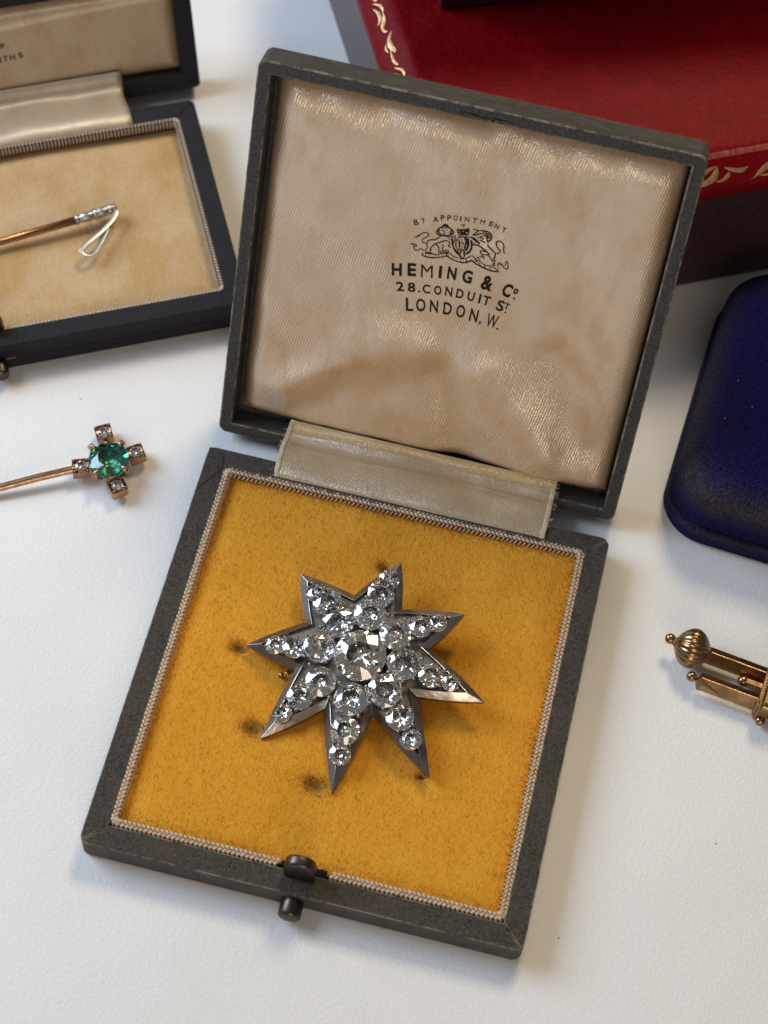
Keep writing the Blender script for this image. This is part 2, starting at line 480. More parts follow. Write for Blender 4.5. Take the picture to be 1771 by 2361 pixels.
grains(items, M['braid'], 'braid_trim', case)

# catch and push button
arch = [(-.275, .30), (.275, .30), (.285, .95)] + [(.285 * math.cos(t) ** .8 if math.cos(t) > 0 else -.285 * (-math.cos(t)) ** .8, .97 + .34 * math.sin(t)) for t in np.linspace(.12, math.pi - .12, 13)] + [(-.285, .95)]
ct = MB().prism(arch, -.11, .11).build('catch', [M['button']], case, loc=(-.08, -3.80, 0), rot=(math.pi / 2, 0, 0))
bevel(ct, .055, 4, -1, 40); ct.data.shade_smooth()
MB().box(-.45, .37, -3.79, -3.60, .40, .52).build('catch_slot', M['dark_gap'], case)
MB().lathe([(.205, .06), (.207, .0), (.205, -.24), (.20, -.30), (.165, -.335), (.09, -.352), (.001, -.356)], 'y', (-.10, -4.19, .285), 28).build('push_button', M['button'], case, True)

# lid, built flat in its own frame: x across, y up the lid, z out of the lining
LA = 1.1684025829676006
LL = 8.06
lid = MB(); rimt = MB()
polys = ring_bars(-4.0, 4.0, 0.0, LL, .25, -.62, 0, .17, gap=.0006)
for k, pl in enumerate(polys): (rimt if k == 2 else lid).prism(pl, -.60, 0)
lid.box(-3.93, 3.93, .08, LL - .08, -.62, -.52)
LLOC, LROT = (0, 4.7937, .2451), (LA, 0, 0)
lid_o = lid.build('lid', [M['lid_rim'], M['grey_leather_worn'], M['brown_streak'], M['side_leather']], case, loc=LLOC, rot=LROT)
rim_o = rimt.build('torn_rim', [M['lid_rim'], M['grey_leather_worn'], M['brown_streak'], M['side_leather']], lid_o)
for o in (lid_o, rim_o):
    for p in o.data.polygons:
        if p.normal.y > .6 and p.center.y > LL - .2: p.material_index = 2
        elif abs(p.normal.z) < .3 and abs(p.center.x) > 3.8: p.material_index = 3
    bevel(o, .03, 3, 1, 32); o.modifiers[-1].limit_method = 'WEIGHT'
    me = o.data; wt = me.attributes.new('bevel_weight_edge', 'FLOAT', 'EDGE')
    np_bar = len(polys[0]); adj = {}
    for p in me.polygons:
        for ek in p.edge_keys: adj.setdefault(ek, []).append(p)
    for e in me.edges:
        fs = adj[tuple(sorted(e.vertices))]
        ok = len(fs) == 2 and fs[0].normal.angle(fs[1].normal) > R(32)
        for p in fs:                      # leave the mitres shut
            nx_, ny_ = abs(p.normal.x), abs(p.normal.y)
            if abs(nx_ - ny_) < .03 and abs(p.normal.z) < .2 and p.area > .15: ok = False
        wt.data[e.index].value = 1.0 if ok else 0.0
def cutter(a, b, w, d):
    a, b = Vector(a), Vector(b); t = (b - a).normalized(); n = Vector((-t.y, t.x)); m = a.lerp(b, .45)
    o = MB().prism([tuple(a), tuple(m - n * w), tuple(b), tuple(m + n * w * .6)], -d, .05).build('tear', [M['dark_gap']], lid_o)
    return o
bpy.context.view_layer.update()
cut(rim_o, [cutter((-.42, 7.93), (.30, 7.86), .022, .18), cutter((.06, 7.915), (.66, 7.905), .020, .16), cutter((.10, 7.80), (.27, 7.87), .03, .2)])

def lining_depth(u, v):
    eL, eR, eB, eT = u + 3.66, 3.72 - u, v - .40, 7.92 - v
    r = lambda e, w: 1 - (1 - np.clip(e / w, 0, 1)) ** 2.4
    h = r(eL, .40) * r(eR, .50) * r(eB, .36) * r(eT, .75)
    z = -.46 + .34 * np.maximum(h, 0) ** .8
    def g(ax, ay, bx, by, s):
        t = np.clip(((u - ax) * (bx - ax) + (v - ay) * (by - ay)) / ((bx - ax) ** 2 + (by - ay) ** 2), 0, 1)
        return np.exp(-(((u - ax - t * (bx - ax)) ** 2 + (v - ay - t * (by - ay)) ** 2) / s ** 2))
    u0, v0 = u, v
    u, v = u0 + .16 * np.sin(1.5 * v0 + .6) + .05 * np.sin(3.1 * v0 + u0), v0 + .14 * np.sin(1.6 * u0 + .3) + .05 * np.sin(3.3 * u0 - v0)
    z = z - .08 * g(-3.2, .8, -.9, 2.0, .55) + .19 * g(-2.6, 1.6, -.7, 2.85, .50)
    z = z + .25 * g(.75, 2.8, 2.35, 1.0, .48) - .15 * g(.05, 2.4, .9, .9, .40) + .05 * g(-.6, 1.4, .1, .9, .30)
    z = z - .13 * g(2.1, 3.2, 3.2, 1.4, .5) - .10 * g(.1, 7.6, .6, 5.9, .42) - .04 * g(-1.7, 7.4, -1.1, 6.0, .5) + .05 * g(1.0, 7.1, 2.0, 5.9, .42)
    for k, (fx, fy, ph, am) in enumerate(((2.3, 1.1, .3, .016), (1.2, 2.9, 1.9, .014), (3.9, 2.2, 4.0, .007), (2.6, 4.6, 2.2, .006), (6.1, 2.9, 1.0, .003), (4.4, 7.3, 5.0, .003))):
        z = z + am * np.sin(fx * u + fy * v + ph + .8 * np.sin(fy * u - fx * v * .6))
    for px_, dp in ((-2.9, .02), (-2.2, .03), (-1.2, .02), (-.3, .035), (.9, .03), (1.7, .02), (2.6, .03)):      # puckers where the silk is tucked in
        z = z - dp * np.exp(-((u0 - px_ - .1 * (7.9 - v0)) / .13) ** 2) * np.exp(-(7.9 - v0) / .6)
        z = z - .25 * dp * np.exp(-((u0 - px_ + .4) / .12) ** 2) * np.exp(-(v0 - .4) / .45)
    u, v = u0, v0
    z = z - .24 * (1 - np.clip(eT / 1.0, 0, 1)) ** 2.2
    return np.where(z > -.02, -.02 + .2 * np.tanh((z + .02) / .2), z)
gx = np.concatenate([np.linspace(-3.66, -3.3, 26)[:-1], np.linspace(-3.3, 3.25, 150)[:-1], np.linspace(3.25, 3.72, 28)])
gy = np.concatenate([np.linspace(.40, .8, 24)[:-1], np.linspace(.8, 7.1, 150)[:-1], np.linspace(7.1, 7.92, 40)])
lining = grid_surface('satin_lining', M['satin'], gx, gy, lining_depth, case, LLOC, LROT)

# printing on the satin
def glyph_mesh(ch, bold):
    cu = bpy.data.curves.new('glyph', 'FONT'); cu.body = ch; cu.size = 1; cu.offset = bold; cu.resolution_u = 4
    o = bpy.data.objects.new('glyph', cu); scene.collection.objects.link(o)
    dg = bpy.context.evaluated_depsgraph_get(); me = o.evaluated_get(dg).to_mesh()
    V = np.array([v.co[:2] for v in me.vertices]); F = [tuple(p.vertices) for p in me.polygons]
    o.evaluated_get(dg).to_mesh_clear(); bpy.data.objects.remove(o); bpy.data.curves.remove(cu)
    lo, hi = V.min(0), V.max(0)
    return (V - [(lo[0] + hi[0]) / 2, lo[1]]) / (hi - lo), F

def surf_lift(U, depth_fn, lift=.007):
    return np.column_stack([U, depth_fn(U[:, 0], U[:, 1]) + lift])

def print_line(letters, depth_fn, parent, bold=.02, rots=0.0):
    for ch, x, y, w, h in letters:
        mb = MB(); name = 'letter'
        if ch == '.':
            name = 'full_stop'
            U = np.array([(x + w * math.cos(a), y + w * math.sin(a)) for a in np.linspace(0, 2 * math.pi, 9)[:-1]]); F = [tuple(range(8))]
        elif ch == ',':
            name = 'comma'
            U = np.array([(x - .02, y + .04), (x + .02, y + .045), (x + .022, y), (x - .028, y - .05), (x - .004, y + .0)]); F = [(4, 2, 1, 0), (3, 2, 4)]
        else:
            name = 'numeral' if ch.isdigit() else 'ampersand' if ch == '&' else 'letter'
            ang = rots(x) if callable(rots) else rots
            V, F = glyph_mesh(ch, bold * (-.1 if ch == 'M' else .5 if ch == 'W' else 1))
            V = V * [w, h]; ca, sa = math.cos(ang), math.sin(ang)
            U = np.column_stack([x + V[:, 0] * ca - V[:, 1] * sa, y + V[:, 0] * sa + V[:, 1] * ca])
        mb.add(surf_lift(U, depth_fn), F).build(name, M['ink'], parent)

LP = (lining, (0, 0, 0), (0, 0, 0))
arc_rot = lambda x: -.36 * (x - .15)
top = [('B', -.795, 5.486, .082, .112), ('Y', -.675, 5.551, .078, .11), ('A', -.458, 5.642, .092, .11), ('P', -.339, 5.703, .072, .11), ('P', -.224, 5.732, .072, .108), ('O', -.114, 5.76, .078, .104), ('I', -.023, 5.766, .024, .10), ('N', .091, 5.776, .078, .1), ('T', .229, 5.773, .08, .102), ('M', .368, 5.767, .085, .102), ('E', .524, 5.764, .068, .104), ('N', .629, 5.739, .076, .106), ('T', .763, 5.711, .08, .108)]
top = [(c, x, y - .05, w, h) for c, x, y, w, h in top]
print_line(top, lining_depth, lining, bold=.012, rots=arc_rot)
print_line([('H', -.998, 4.331, .189, .264), ('E', -.724, 4.387, .161, .263), ('M', -.446, 4.424, .217, .256), ('I', -.207, 4.471, .056, .25), ('N', .002, 4.490, .166, .255), ('G', .286, 4.496, .184, .272), ('&', .66, 4.436, .215, .314), ('C', 1.034, 4.382, .169, .293), ('o', 1.20, 4.48, .085, .13), ('.', 1.205, 4.385, .022, 0)], lining_depth, lining, bold=.034, rots=lambda x: .10 - .20 * (x + .3) if x > -.3 else .14)
print_line([('2', -.886, 4.013, .142, .203), ('8', -.676, 4.043, .142, .207), ('.', -.545, 4.09, .020, 0), ('C', -.404, 4.084, .142, .195), ('O', -.194, 4.11, .136, .195), ('N', .008, 4.136, .133, .202), ('D', .214, 4.148, .137, .195), ('U', .422, 4.147, .128, .2), ('I', .587, 4.142, .040, .195), ('T', .716, 4.128, .136, .195), ('S', .977, 4.068, .136, .223), ('T', 1.101, 4.132, .094, .125), ('.', 1.105, 4.06, .018, 0)], lining_depth, lining, bold=.022, rots=lambda x: .10 - .17 * (x + .3))
print_line([('L', -.651, 3.642, .138, .269), ('O', -.449, 3.672, .176, .27), ('N', -.208, 3.708, .152, .269), ('D', .045, 3.723, .162, .275), ('O', .289, 3.735, .167, .28), ('N', .541, 3.718, .156, .279), (',', .676, 3.72, 0, 0), ('W', .883, 3.685, .213, .29), ('.', 1.02, 3.69, .022, 0)], lining_depth, lining, bold=.018, rots=lambda x: .10 - .17 * (x + .2))
CREST = [[0.0101,-0.792,5.173,-0.731,5.219,-0.687,5.276,-0.624,5.325,-0.571,5.325,-0.549,5.291,-0.571,5.246,-0.623,5.206,-0.651,5.159,-0.633,5.117,-0.586,5.116],[0.0178,-0.763,5.194,-0.727,5.23,-0.702,5.262],[0.0101,-0.852,5.042,-0.802,5.028,-0.771,4.976,-0.752,4.927,-0.7,4.934,-0.658,4.971,-0.617,4.968,-0.579,4.951],[0.0101,-0.817,5.044,-0.763,5.038,-0.735,5.031,-0.745,5.002,-0.771,4.996],[0.013,-0.549,5.065,-0.556,5.13,-0.531,5.176,-0.488,5.204,-0.421,5.224,-0.37,5.27,-0.315,5.33],[0.0101,-0.549,5.065,-0.527,5.038,-0.551,4.998,-0.555,4.95,-0.54,4.927],[0.0119,-0.48,4.996,-0.465,5.053,-0.431,5.102,-0.386,5.153,-0.333,5.187,-0.269,5.229,-0.215,5.256,-0.16,5.244,-0.142,5.202,-0.157,5.151,-0.108,5.137],[0.0101,-0.448,5.018,-0.47,4.972,-0.482,4.935],[0.013,-0.389,5.133,-0.351,5.116,-0.319,5.057,-0.316,5.004,-0.29,4.991,-0.225,5.021],[0.0101,-0.276,5.161,-0.253,5.127,-0.26,5.059,-0.246,5.042,-0.183,5.052,-0.135,5.05,-0.165,5.016,-0.223,5.008],[0.0101,-0.223,5.34,-0.159,5.343,-0.116,5.367,-0.052,5.403],[0.0101,-0.188,5.309,-0.133,5.29,-0.111,5.302],[0.0089,-0.303,5.333,-0.234,5.338],[0.0163,-0.422,5.383,-0.4,5.428,-0.385,5.478,-0.344,5.514,-0.31,5.562,-0.274,5.591,-0.23,5.569,-0.207,5.535,-0.157,5.515,-0.123,5.484,-0.11,5.441,-0.145,5.4,-0.203,5.365,-0.255,5.359,-0.323,5.348,-0.387,5.345,-0.405,5.387],[0.0178,-0.329,5.531,-0.28,5.556,-0.227,5.55],[0.0089,-0.353,5.499,-0.285,5.509,-0.229,5.53],[0.0148,-0.376,5.46,-0.373,5.402,-0.344,5.369,-0.306,5.352],[0.0178,-0.171,5.492,-0.153,5.45,-0.169,5.407],[0.0119,-0.334,5.451,-0.293,5.455,-0.278,5.432],[0.0101,-0.259,5.457,-0.222,5.486],[0.0101,-0.284,5.431,-0.283,5.391,-0.25,5.4],[0.0083,-0.227,5.405,-0.192,5.441],[0.0136,-0.594,4.9,-0.599,4.852,-0.526,4.84,-0.444,4.841,-0.375,4.855,-0.286,4.885,-0.208,4.915,-0.159,4.944],[0.0101,-0.567,4.914,-0.502,4.91,-0.416,4.926,-0.329,4.934,-0.247,4.975,-0.179,4.993,-0.106,5.011],[0.0148,-0.54,4.927,-0.482,4.935,-0.417,4.932],[0.0101,-0.547,4.899,-0.541,4.86],[0.0083,-0.466,4.906,-0.465,4.866],[0.0089,-0.403,4.922,-0.395,4.87],[0.0119,-0.357,4.927,-0.353,4.901],[0.0083,-0.306,4.94,-0.306,4.9],[0.0119,-0.234,4.972,-0.228,4.933],[0.013,-0.162,4.997,-0.154,4.945,-0.077,4.905,0.009,4.886,0.08,4.884],[0.0101,-0.106,5.011,-0.059,4.976,-0.003,4.957,0.068,4.955],[0.0178,-0.127,4.959,-0.128,4.932],[0.0101,-0.038,4.955,-0.043,4.913],[0.0163,-0.114,5.355,-0.107,5.277,-0.089,5.202,-0.049,5.132,-0.0,5.085,0.053,5.045],[0.0077,-0.038,5.321,-0.048,5.239,-0.02,5.173,0.028,5.132],[0.0089,-0.065,5.341,-0.018,5.339],[0.0109,0.227,5.602,0.293,5.587,0.351,5.58],[0.0128,0.236,5.476,0.28,5.513,0.299,5.553,0.344,5.585,0.405,5.594],[0.0128,0.241,5.481,0.31,5.484,0.343,5.514,0.402,5.536],[0.0096,0.321,5.494,0.319,5.544],[0.0141,0.348,5.522,0.396,5.538],[0.0161,0.393,5.591,0.456,5.592,0.5,5.589,0.548,5.566,0.581,5.524,0.583,5.475,0.559,5.433,0.524,5.417],[0.0141,0.409,5.573,0.442,5.525,0.494,5.481,0.514,5.436,0.534,5.391],[0.0193,0.454,5.564,0.499,5.525,0.527,5.468],[0.0128,0.512,5.557,0.543,5.522,0.553,5.467],[0.0109,0.379,5.452,0.406,5.48,0.432,5.508],[0.0109,0.333,5.426,0.379,5.452,0.42,5.434,0.455,5.45],[0.0128,0.381,5.402,0.439,5.395,0.486,5.379],[0.0193,0.207,5.423,0.258,5.421,0.313,5.392,0.356,5.36,0.4,5.328],[0.0096,0.249,5.398,0.303,5.375,0.347,5.343],[0.0083,0.268,5.324,0.321,5.344],[0.0154,0.274,5.289,0.341,5.303,0.407,5.287,0.462,5.258,0.517,5.236,0.588,5.189,0.616,5.175],[0.0161,0.533,5.362,0.565,5.32,0.622,5.284,0.679,5.248,0.697,5.253],[0.0154,0.698,5.246,0.712,5.206,0.71,5.141,0.704,5.103,0.743,5.063],[0.0128,0.425,5.22,0.454,5.155,0.486,5.12,0.518,5.078],[0.0128,0.445,5.21,0.495,5.216,0.534,5.211],[0.0128,0.481,5.147,0.561,5.161,0.595,5.148,0.639,5.115,0.677,5.075,0.716,5.034],[0.0161,0.514,5.105,0.532,5.074],[0.0096,0.367,5.032,0.418,5.073,0.488,5.106],[0.0141,0.376,5.019,0.395,4.981,0.427,5.018,0.447,5.052],[0.0096,0.44,5.014,0.484,4.982,0.552,4.956,0.629,4.953,0.677,4.966,0.711,5.025],[0.0128,0.726,5.232,0.773,5.251,0.783,5.304,0.741,5.329,0.701,5.376,0.685,5.429,0.722,5.474,0.779,5.467,0.831,5.423,0.835,5.367,0.851,5.314,0.866,5.26],[0.0193,0.826,5.379,0.843,5.319],[0.0116,0.804,4.969,0.794,5.025,0.801,5.056,0.853,5.047,0.884,5.019,0.909,4.982,0.963,4.966,0.989,4.995,0.968,5.077,0.942,5.121,0.924,5.08,0.935,5.017],[0.0161,0.818,5.031,0.864,5.021],[0.0096,0.728,5.037,0.72,4.977,0.698,4.92],[0.0109,0.74,5.04,0.742,4.961],[0.0167,0.068,4.883,0.143,4.887,0.215,4.913,0.267,4.948,0.32,4.976,0.39,4.936,0.47,4.913,0.55,4.89,0.643,4.87,0.733,4.864,0.838,4.883],[0.0109,0.08,4.965,0.131,4.964,0.203,4.99,0.252,5.038,0.303,5.073,0.353,5.043,0.373,4.997],[0.0128,0.315,5.004,0.322,4.962],[0.0225,0.212,4.97,0.214,4.92],[0.0096,0.12,4.954,0.103,4.899],[0.0128,0.434,4.976,0.48,4.93],[0.0193,0.553,4.949,0.574,4.903],[0.0128,0.654,4.953,0.678,4.886],[0.0109,0.732,4.944,0.788,4.914,0.819,4.915],[0.0109,0.804,4.969,0.826,4.88],[0.0225,0.228,5.371,0.25,5.319,0.261,5.25,0.258,5.192,0.231,5.127,0.176,5.077],[0.0109,0.173,5.4,0.196,5.334,0.202,5.264,0.199,5.205,0.18,5.129],[0.0141,-0.01,5.361,0.023,5.39,0.07,5.41,0.121,5.408,0.157,5.381,0.178,5.315,0.186,5.245,0.172,5.177,0.139,5.147,0.09,5.135,0.028,5.126],[0.0096,0.053,5.398,0.099,5.137],[0.0161,0.006,5.336,0.034,5.243,0.038,5.179],[0.0193,0.1,5.381,0.135,5.362,0.152,5.294,0.143,5.234,0.14,5.176],[0.0109,0.096,5.294,0.108,5.254],[0.0083,0.004,5.271,0.072,5.281,0.171,5.299],[0.0193,0.139,5.147,0.152,5.064,0.167,5.017],[0.0128,0.079,5.124,0.079,5.045,0.087,4.996,0.117,4.968,0.169,5.003],[0.0128,0.043,5.036,0.089,5.062],[0.0193,-0.038,5.532,0.0,5.527,0.054,5.548,0.103,5.553,0.156,5.581],[0.0193,-0.024,5.486,0.032,5.486,0.091,5.515,0.155,5.545],[0.0193,0.146,5.564,0.162,5.468],[0.0141,0.014,5.445,0.071,5.481,0.148,5.472],[0.0141,0.018,5.575,0.037,5.494],[0.0128,0.078,5.59,0.103,5.482],[0.0161,-0.006,5.412,0.028,5.435],[0.0109,0.121,5.6,0.169,5.577],[0.0113,-0.002,5.633,0.041,5.654,0.079,5.643],[0.0094,0.038,5.67,0.051,5.594],[0.0113,-0.061,5.542,-0.002,5.519,0.048,5.556,0.113,5.548,0.163,5.585],[0.0113,-0.061,5.542,-0.03,5.47,-0.005,5.424],[0.0113,0.163,5.585,0.162,5.477],[0.0094,-0.029,5.574,0.021,5.493,0.067,5.495,0.11,5.516,0.13,5.614],[0.0113,-0.012,5.416,0.065,5.452,0.157,5.455],[0.0113,-0.053,5.381,-0.075,5.291,-0.077,5.186,-0.034,5.091,0.042,5.026,0.12,5.004],[0.0075,-0.014,5.37,-0.028,5.282,-0.017,5.18,0.03,5.097,0.092,5.06],[0.0084,0.225,5.43,0.162,5.425,0.072,5.408,0.003,5.378],[0.0084,0.024,5.338,0.03,5.234,0.064,5.138],[0.0066,0.06,5.368,0.1,5.104],[0.0056,0.002,5.269,0.164,5.299]]
mb = MB()
for st in CREST:
    hw = st[0]; P = [Vector((st[i], st[i + 1])) for i in range(1, len(st), 2)]
    if len(P) > 2:                                   # smooth the pen line
        Q = []
        for i in range(len(P) - 1):
            p0, p1, p2, p3 = P[max(i - 1, 0)], P[i], P[i + 1], P[min(i + 2, len(P) - 1)]
            for k in range(3):
                t = k / 3; Q.append(.5 * ((2 * p1) + (p2 - p0) * t + (2 * p0 - 5 * p1 + 4 * p2 - p3) * t * t + (3 * p1 - p0 - 3 * p2 + p3) * t ** 3))
        P = Q + [P[-1]]
    L, Rr = [], []
    n = len(P)
    for i, p in enumerate(P):
        t = (P[min(i + 1, n - 1)] - P[max(i - 1, 0)]); t = t.normalized() if t.length > 1e-6 else Vector((1, 0))
        nn = Vector((-t.y, t.x)); w = hw * (.55 if i in (0, n - 1) else 1) * 0.82
        L.append(p + nn * w); Rr.append(p - nn * w)
    U = np.array([tuple(q) for q in L + Rr])
    mb.add(surf_lift(U, lining_depth, .0065), [(i, n + i, n + i + 1, i + 1) for i in range(n - 1)])
mb.build('crest', M['ink'], *LP[:1], loc=LP[1], rot=LP[2])

# silk ribbon from tray to lid
prof = [(3.86, .60), (3.93, .64), (4.05, .655), (4.25, .655), (4.42, .64), (4.58, .60), (4.70, .545), (4.82, .52), (4.94, .535), (5.03, .575), (5.09, .63), (5.14, .70)]
P = [Vector((0, a, b)) for a, b in prof]; Q = []
for i in range(len(P) - 1):
    p0, p1, p2, p3 = P[max(i - 1, 0)], P[i], P[i + 1], P[min(i + 2, len(P) - 1)]
    for k in range(4):
        t = k / 4; Q.append(.5 * ((2 * p1) + (p2 - p0) * t + (2 * p0 - 5 * p1 + 4 * p2 - p3) * t * t + (3 * p1 - p0 - 3 * p2 + p3) * t ** 3))
Q.append(P[-1])
def strip(name, mat, xa, xb, nx, lift, parent, wob=0.0):
    V = []; xs = np.linspace(0, 1, nx)
    for i, q in enumerate(Q):
        s = i / (len(Q) - 1)
        for t in xs:
            a = xa(s); b = xb(s); x = a + (b - a) * t
            V.append((x, q.y, q.z + lift + (.018 * math.sin(1.9 * x + 4 * s) + .010 * math.sin(4.3 * x - 6 * s)) * math.sin(math.pi * s) + .014 * math.exp(-((s - .52 - .03 * math.sin(1.3 * x)) / .035) ** 2) - .012 * math.exp(-((s - .75 + .02 * math.sin(2 * x)) / .04) ** 2)))
    F = [(i * nx + k, i * nx + k + 1, (i + 1) * nx + k + 1, (i + 1) * nx + k) for i in range(len(Q) - 1) for k in range(nx - 1)]
    o = obj(name, mesh_from(name, V, F, [mat], True), parent)
    sm = o.modifiers.new('thick', 'SOLIDIFY'); sm.thickness = .009; sm.offset = -1
    return o
edge_l = lambda s: -2.60 - .06 * math.sin(math.pi * s) + .003 * math.sin(40 * s)
edge_r = lambda s: 2.76 + .02 * math.sin(3 * s) + .003 * math.sin(37 * s)
rib = strip('hinge_ribbon', M['ribbon'], edge_l, edge_r, 60, 0, case)
strip('selvedge', M['selvedge'], edge_l, lambda s: edge_l(s) + .10, 4, .006, rib)
strip('selvedge', M['selvedge'], lambda s: edge_r(s) - .10, edge_r, 4, .006, rib)
mb = MB()
for k in range(26):
    s = rnd.random(); q = Q[int(s * (len(Q) - 1))]; sd = rnd.choice((-1, 1)); x = edge_l(s) if sd < 0 else edge_r(s)
    mb.tube([(x, q.y, q.z), (x + sd * rnd.uniform(.02, .05), q.y + rnd.uniform(-.03, .03), q.z + .01), (x + sd * rnd.uniform(.03, .09), q.y + rnd.uniform(-.06, .06), q.z + rnd.uniform(-.02, .03))], .004, 4)
th_ = mb.build('loose_thread', [M['cream_ribbed']], rib); th_['kind'] = 'stuff'

# ---------------------------------------------------------------- star brooch
BN = Vector((-.069, -.139, .988)); BE1 = Vector((.998, 0, .07)); BE2 = Vector((-.010, .990, .139))
star = empty('star_brooch', (0, 0, 0), 0, 'eight pointed silver star brooch set with clear stones, on mustard velvet', 'brooch')
star.matrix_world = Matrix(((BE1.x, BE2.x, BN.x, .024), (BE1.y, BE2.y, BN.y, .252), (BE1.z, BE2.z, BN.z, .90), (0, 0, 0, 1)))
tips = [(-2.18, -.079), (-1.542, 1.503), (.255, 2.125), (1.637, 1.361), (2.346, -.217), (1.689, -1.82), (.038, -2.486), (-1.466, -1.754)]
notch = [(-1.209, .585), (-.454, 1.285), (.475, 1.206), (1.147, .576), (1.123, -.374), (.411, -.881), (-.472, -.954), (-1.182, -.355)]
out = []
for i in range(8):
    out += [Vector(tips[i]), Vector(notch[i])]     # clockwise
n = len(out)
def offset_poly(P, d):
    res = []
    for i in range(len(P)):
        a, b, c = P[i - 1], P[i], P[(i + 1) % len(P)]
        t1 = (b - a).normalized(); t2 = (c - b).normalized()
        n1 = Vector((t1.y, -t1.x)); n2 = Vector((t2.y, -t2.x))    # inward for clockwise
        m = (n1 + n2); m = m / max(m.length_squared, 1e-6) * 2
        res.append(b + m * d)
    return res
inn = offset_poly(out, .125)
K = 6
def dense(P, bul):
    res = []
    for i in range(n):
        a, b = P[i], P[(i + 1) % n]; t = (b - a).normalized(); nn = Vector((-t.y, t.x))
        for k in range(K):
            s = k / K; res.append(a.lerp(b, s) + nn * bul * 4 * s * (1 - s))
    return res
Do = dense(out, .028); Di = dense(inn, .020); N = len(Do)
ridge = []
for i, q in enumerate(Di): ridge.append(.17)
lev = [[(p.x, p.y, -.13) for p in Do], [(p.x, p.y, 0.0) for p in Do], [(p.x, p.y, .115) for p in Di]]
Dj = [q - q.normalized() * .0 for q in Di]
lev.append([(p.x * .985, p.y * .985, .03) for p in Di])
v = [q for L in lev for q in L]
f = [(j * N + i, j * N + (i + 1) % N, (j + 1) * N + (i + 1) % N, (j + 1) * N + i) for j in range(1, 3) for i in range(N)]
# star points: ridge running from the tip to the inner outline
mb = MB().add(v, [tuple(reversed(q)) for q in f] + [tuple(3 * N + i for i in reversed(range(N)))])
setting = mb.build('setting', [M['silver']], star); bevel(setting, .012, 2, -1, 20)
mb = MB().add([q for L in ([(p.x * .992, p.y * .992, -.14) for p in Do], [(p.x, p.y, -.015) for p in Do], [(p.x, p.y, .0) for p in Do]) for q in L], [tuple(reversed((j * N + i, j * N + (i + 1) % N, (j + 1) * N + (i + 1) % N, (j + 1) * N + i))) for j in range(2) for i in range(N)] + [tuple(range(N))])
mb.build('gold_backing', [M['rose_gold']], star)
seat = MB()
MB().add([(p.x * .97, p.y * .97, .035) for p in Di], [tuple(reversed(range(N)))]).build('stone_seat', [M['silver_dark']], star)

def brilliant(name, mat, seedv):
    r_ = random.Random(seedv); jit = lambda s: r_.uniform(-s, s)
    V = []; a = lambda k, m, o=0: 2 * math.pi * (k + o) / m
    for k in range(8): V.append((.52 * math.cos(a(k, 8)) * (1 + jit(.06)), .52 * math.sin(a(k, 8)) * (1 + jit(.06)), .36))
    for k in range(8): V.append((.76 * math.cos(a(k, 8, .5)), .76 * math.sin(a(k, 8, .5)), .215 + jit(.015)))
    for k in range(16): V.append((math.cos(a(k, 16)), math.sin(a(k, 16)), .02))
    for k in range(16): V.append((math.cos(a(k, 16)), math.sin(a(k, 16)), -.03))
    for k in range(8): V.append((.09 * math.cos(a(k, 8)), .09 * math.sin(a(k, 8)), -.88))
    T, Mi, G, H, Cu = 0, 8, 16, 32, 48
    halves = seedv in (3, 9)
    if halves:
        for k in range(8): V.append((.54 * math.cos(a(k, 8, .5)), .54 * math.sin(a(k, 8, .5)), -.50 + jit(.03)))
    F = [tuple(range(8))]
    for k in range(8):
        k1 = (k + 1) % 8
        F += [(T + k, Mi + k, T + k1)]
        F += [(T + k, Mi + (k - 1) % 8, G + 2 * k), (T + k, G + 2 * k, Mi + k)]
        F += [(Mi + k, G + 2 * k, G + 2 * k + 1), (Mi + k, G + 2 * k + 1, G + (2 * k + 2) % 16)]
        if halves:
            Pq = 56
            F += [(H + 2 * k, Pq + k, H + 2 * k + 1), (H + 2 * k + 1, Pq + k, H + (2 * k + 2) % 16), (H + 2 * k, Pq + (k - 1) % 8, Cu + k), (H + 2 * k, Cu + k, Pq + k), (Pq + k, Cu + k, Cu + k1)]
        else: F += [(H + 2 * k, Cu + k, H + 2 * k + 1), (H + 2 * k + 1, Cu + k, Cu + k1), (H + 2 * k + 1, Cu + k1, H + (2 * k + 2) % 16)]
    for k in range(16): F.append((G + k, H + k, H + (k + 1) % 16, G + (k + 1) % 16))
    F.append(tuple(Cu + k for k in reversed(range(8))))
    me = mesh_from(name, V, F, [mat]); bm = bmesh.new(); bm.from_mesh(me)
    bmesh.ops.recalc_face_normals(bm, faces=bm.faces); bm.to_mesh(me); bm.free()
    return me
stone_meshes = [brilliant('stone', M['diamond'], s) for s in (1, 2, 3)] + [brilliant('stone', M['diamond_warm'], 9)]
collet = MB().lathe([(1.02, -.85), (1.03, -.14), (1.02, -.07), (1.005, -.055), (.995, -.07), (.22, -.98)], 'z', seg=28).mesh('collet', [M['foil']], True)
gems = [(-.006, .039, .449), (-.574, .623, .281), (-.031, .882, .278), (.51, .604, .274), (.78, .087, .284), (.564, -.478, .292), (.003, -.762, .298), (-.611, -.562, .262), (-.786, .078, .271), (-.858, .956, .262), (-1.108, 1.131, .187), (.063, 1.351, .24), (.136, 1.65, .19), (.912, .877, .207), (1.196, 1.024, .166), (1.31, .004, .221), (1.683, -.04, .157), (.936, -.885, .244), (1.212, -1.236, .19), (.021, -1.34, .257), (.034, -1.782, .19), (-.918, -.896, .228), (-1.173, -1.249, .174), (-1.252, .004, .207), (-1.622, -.02, .167)]
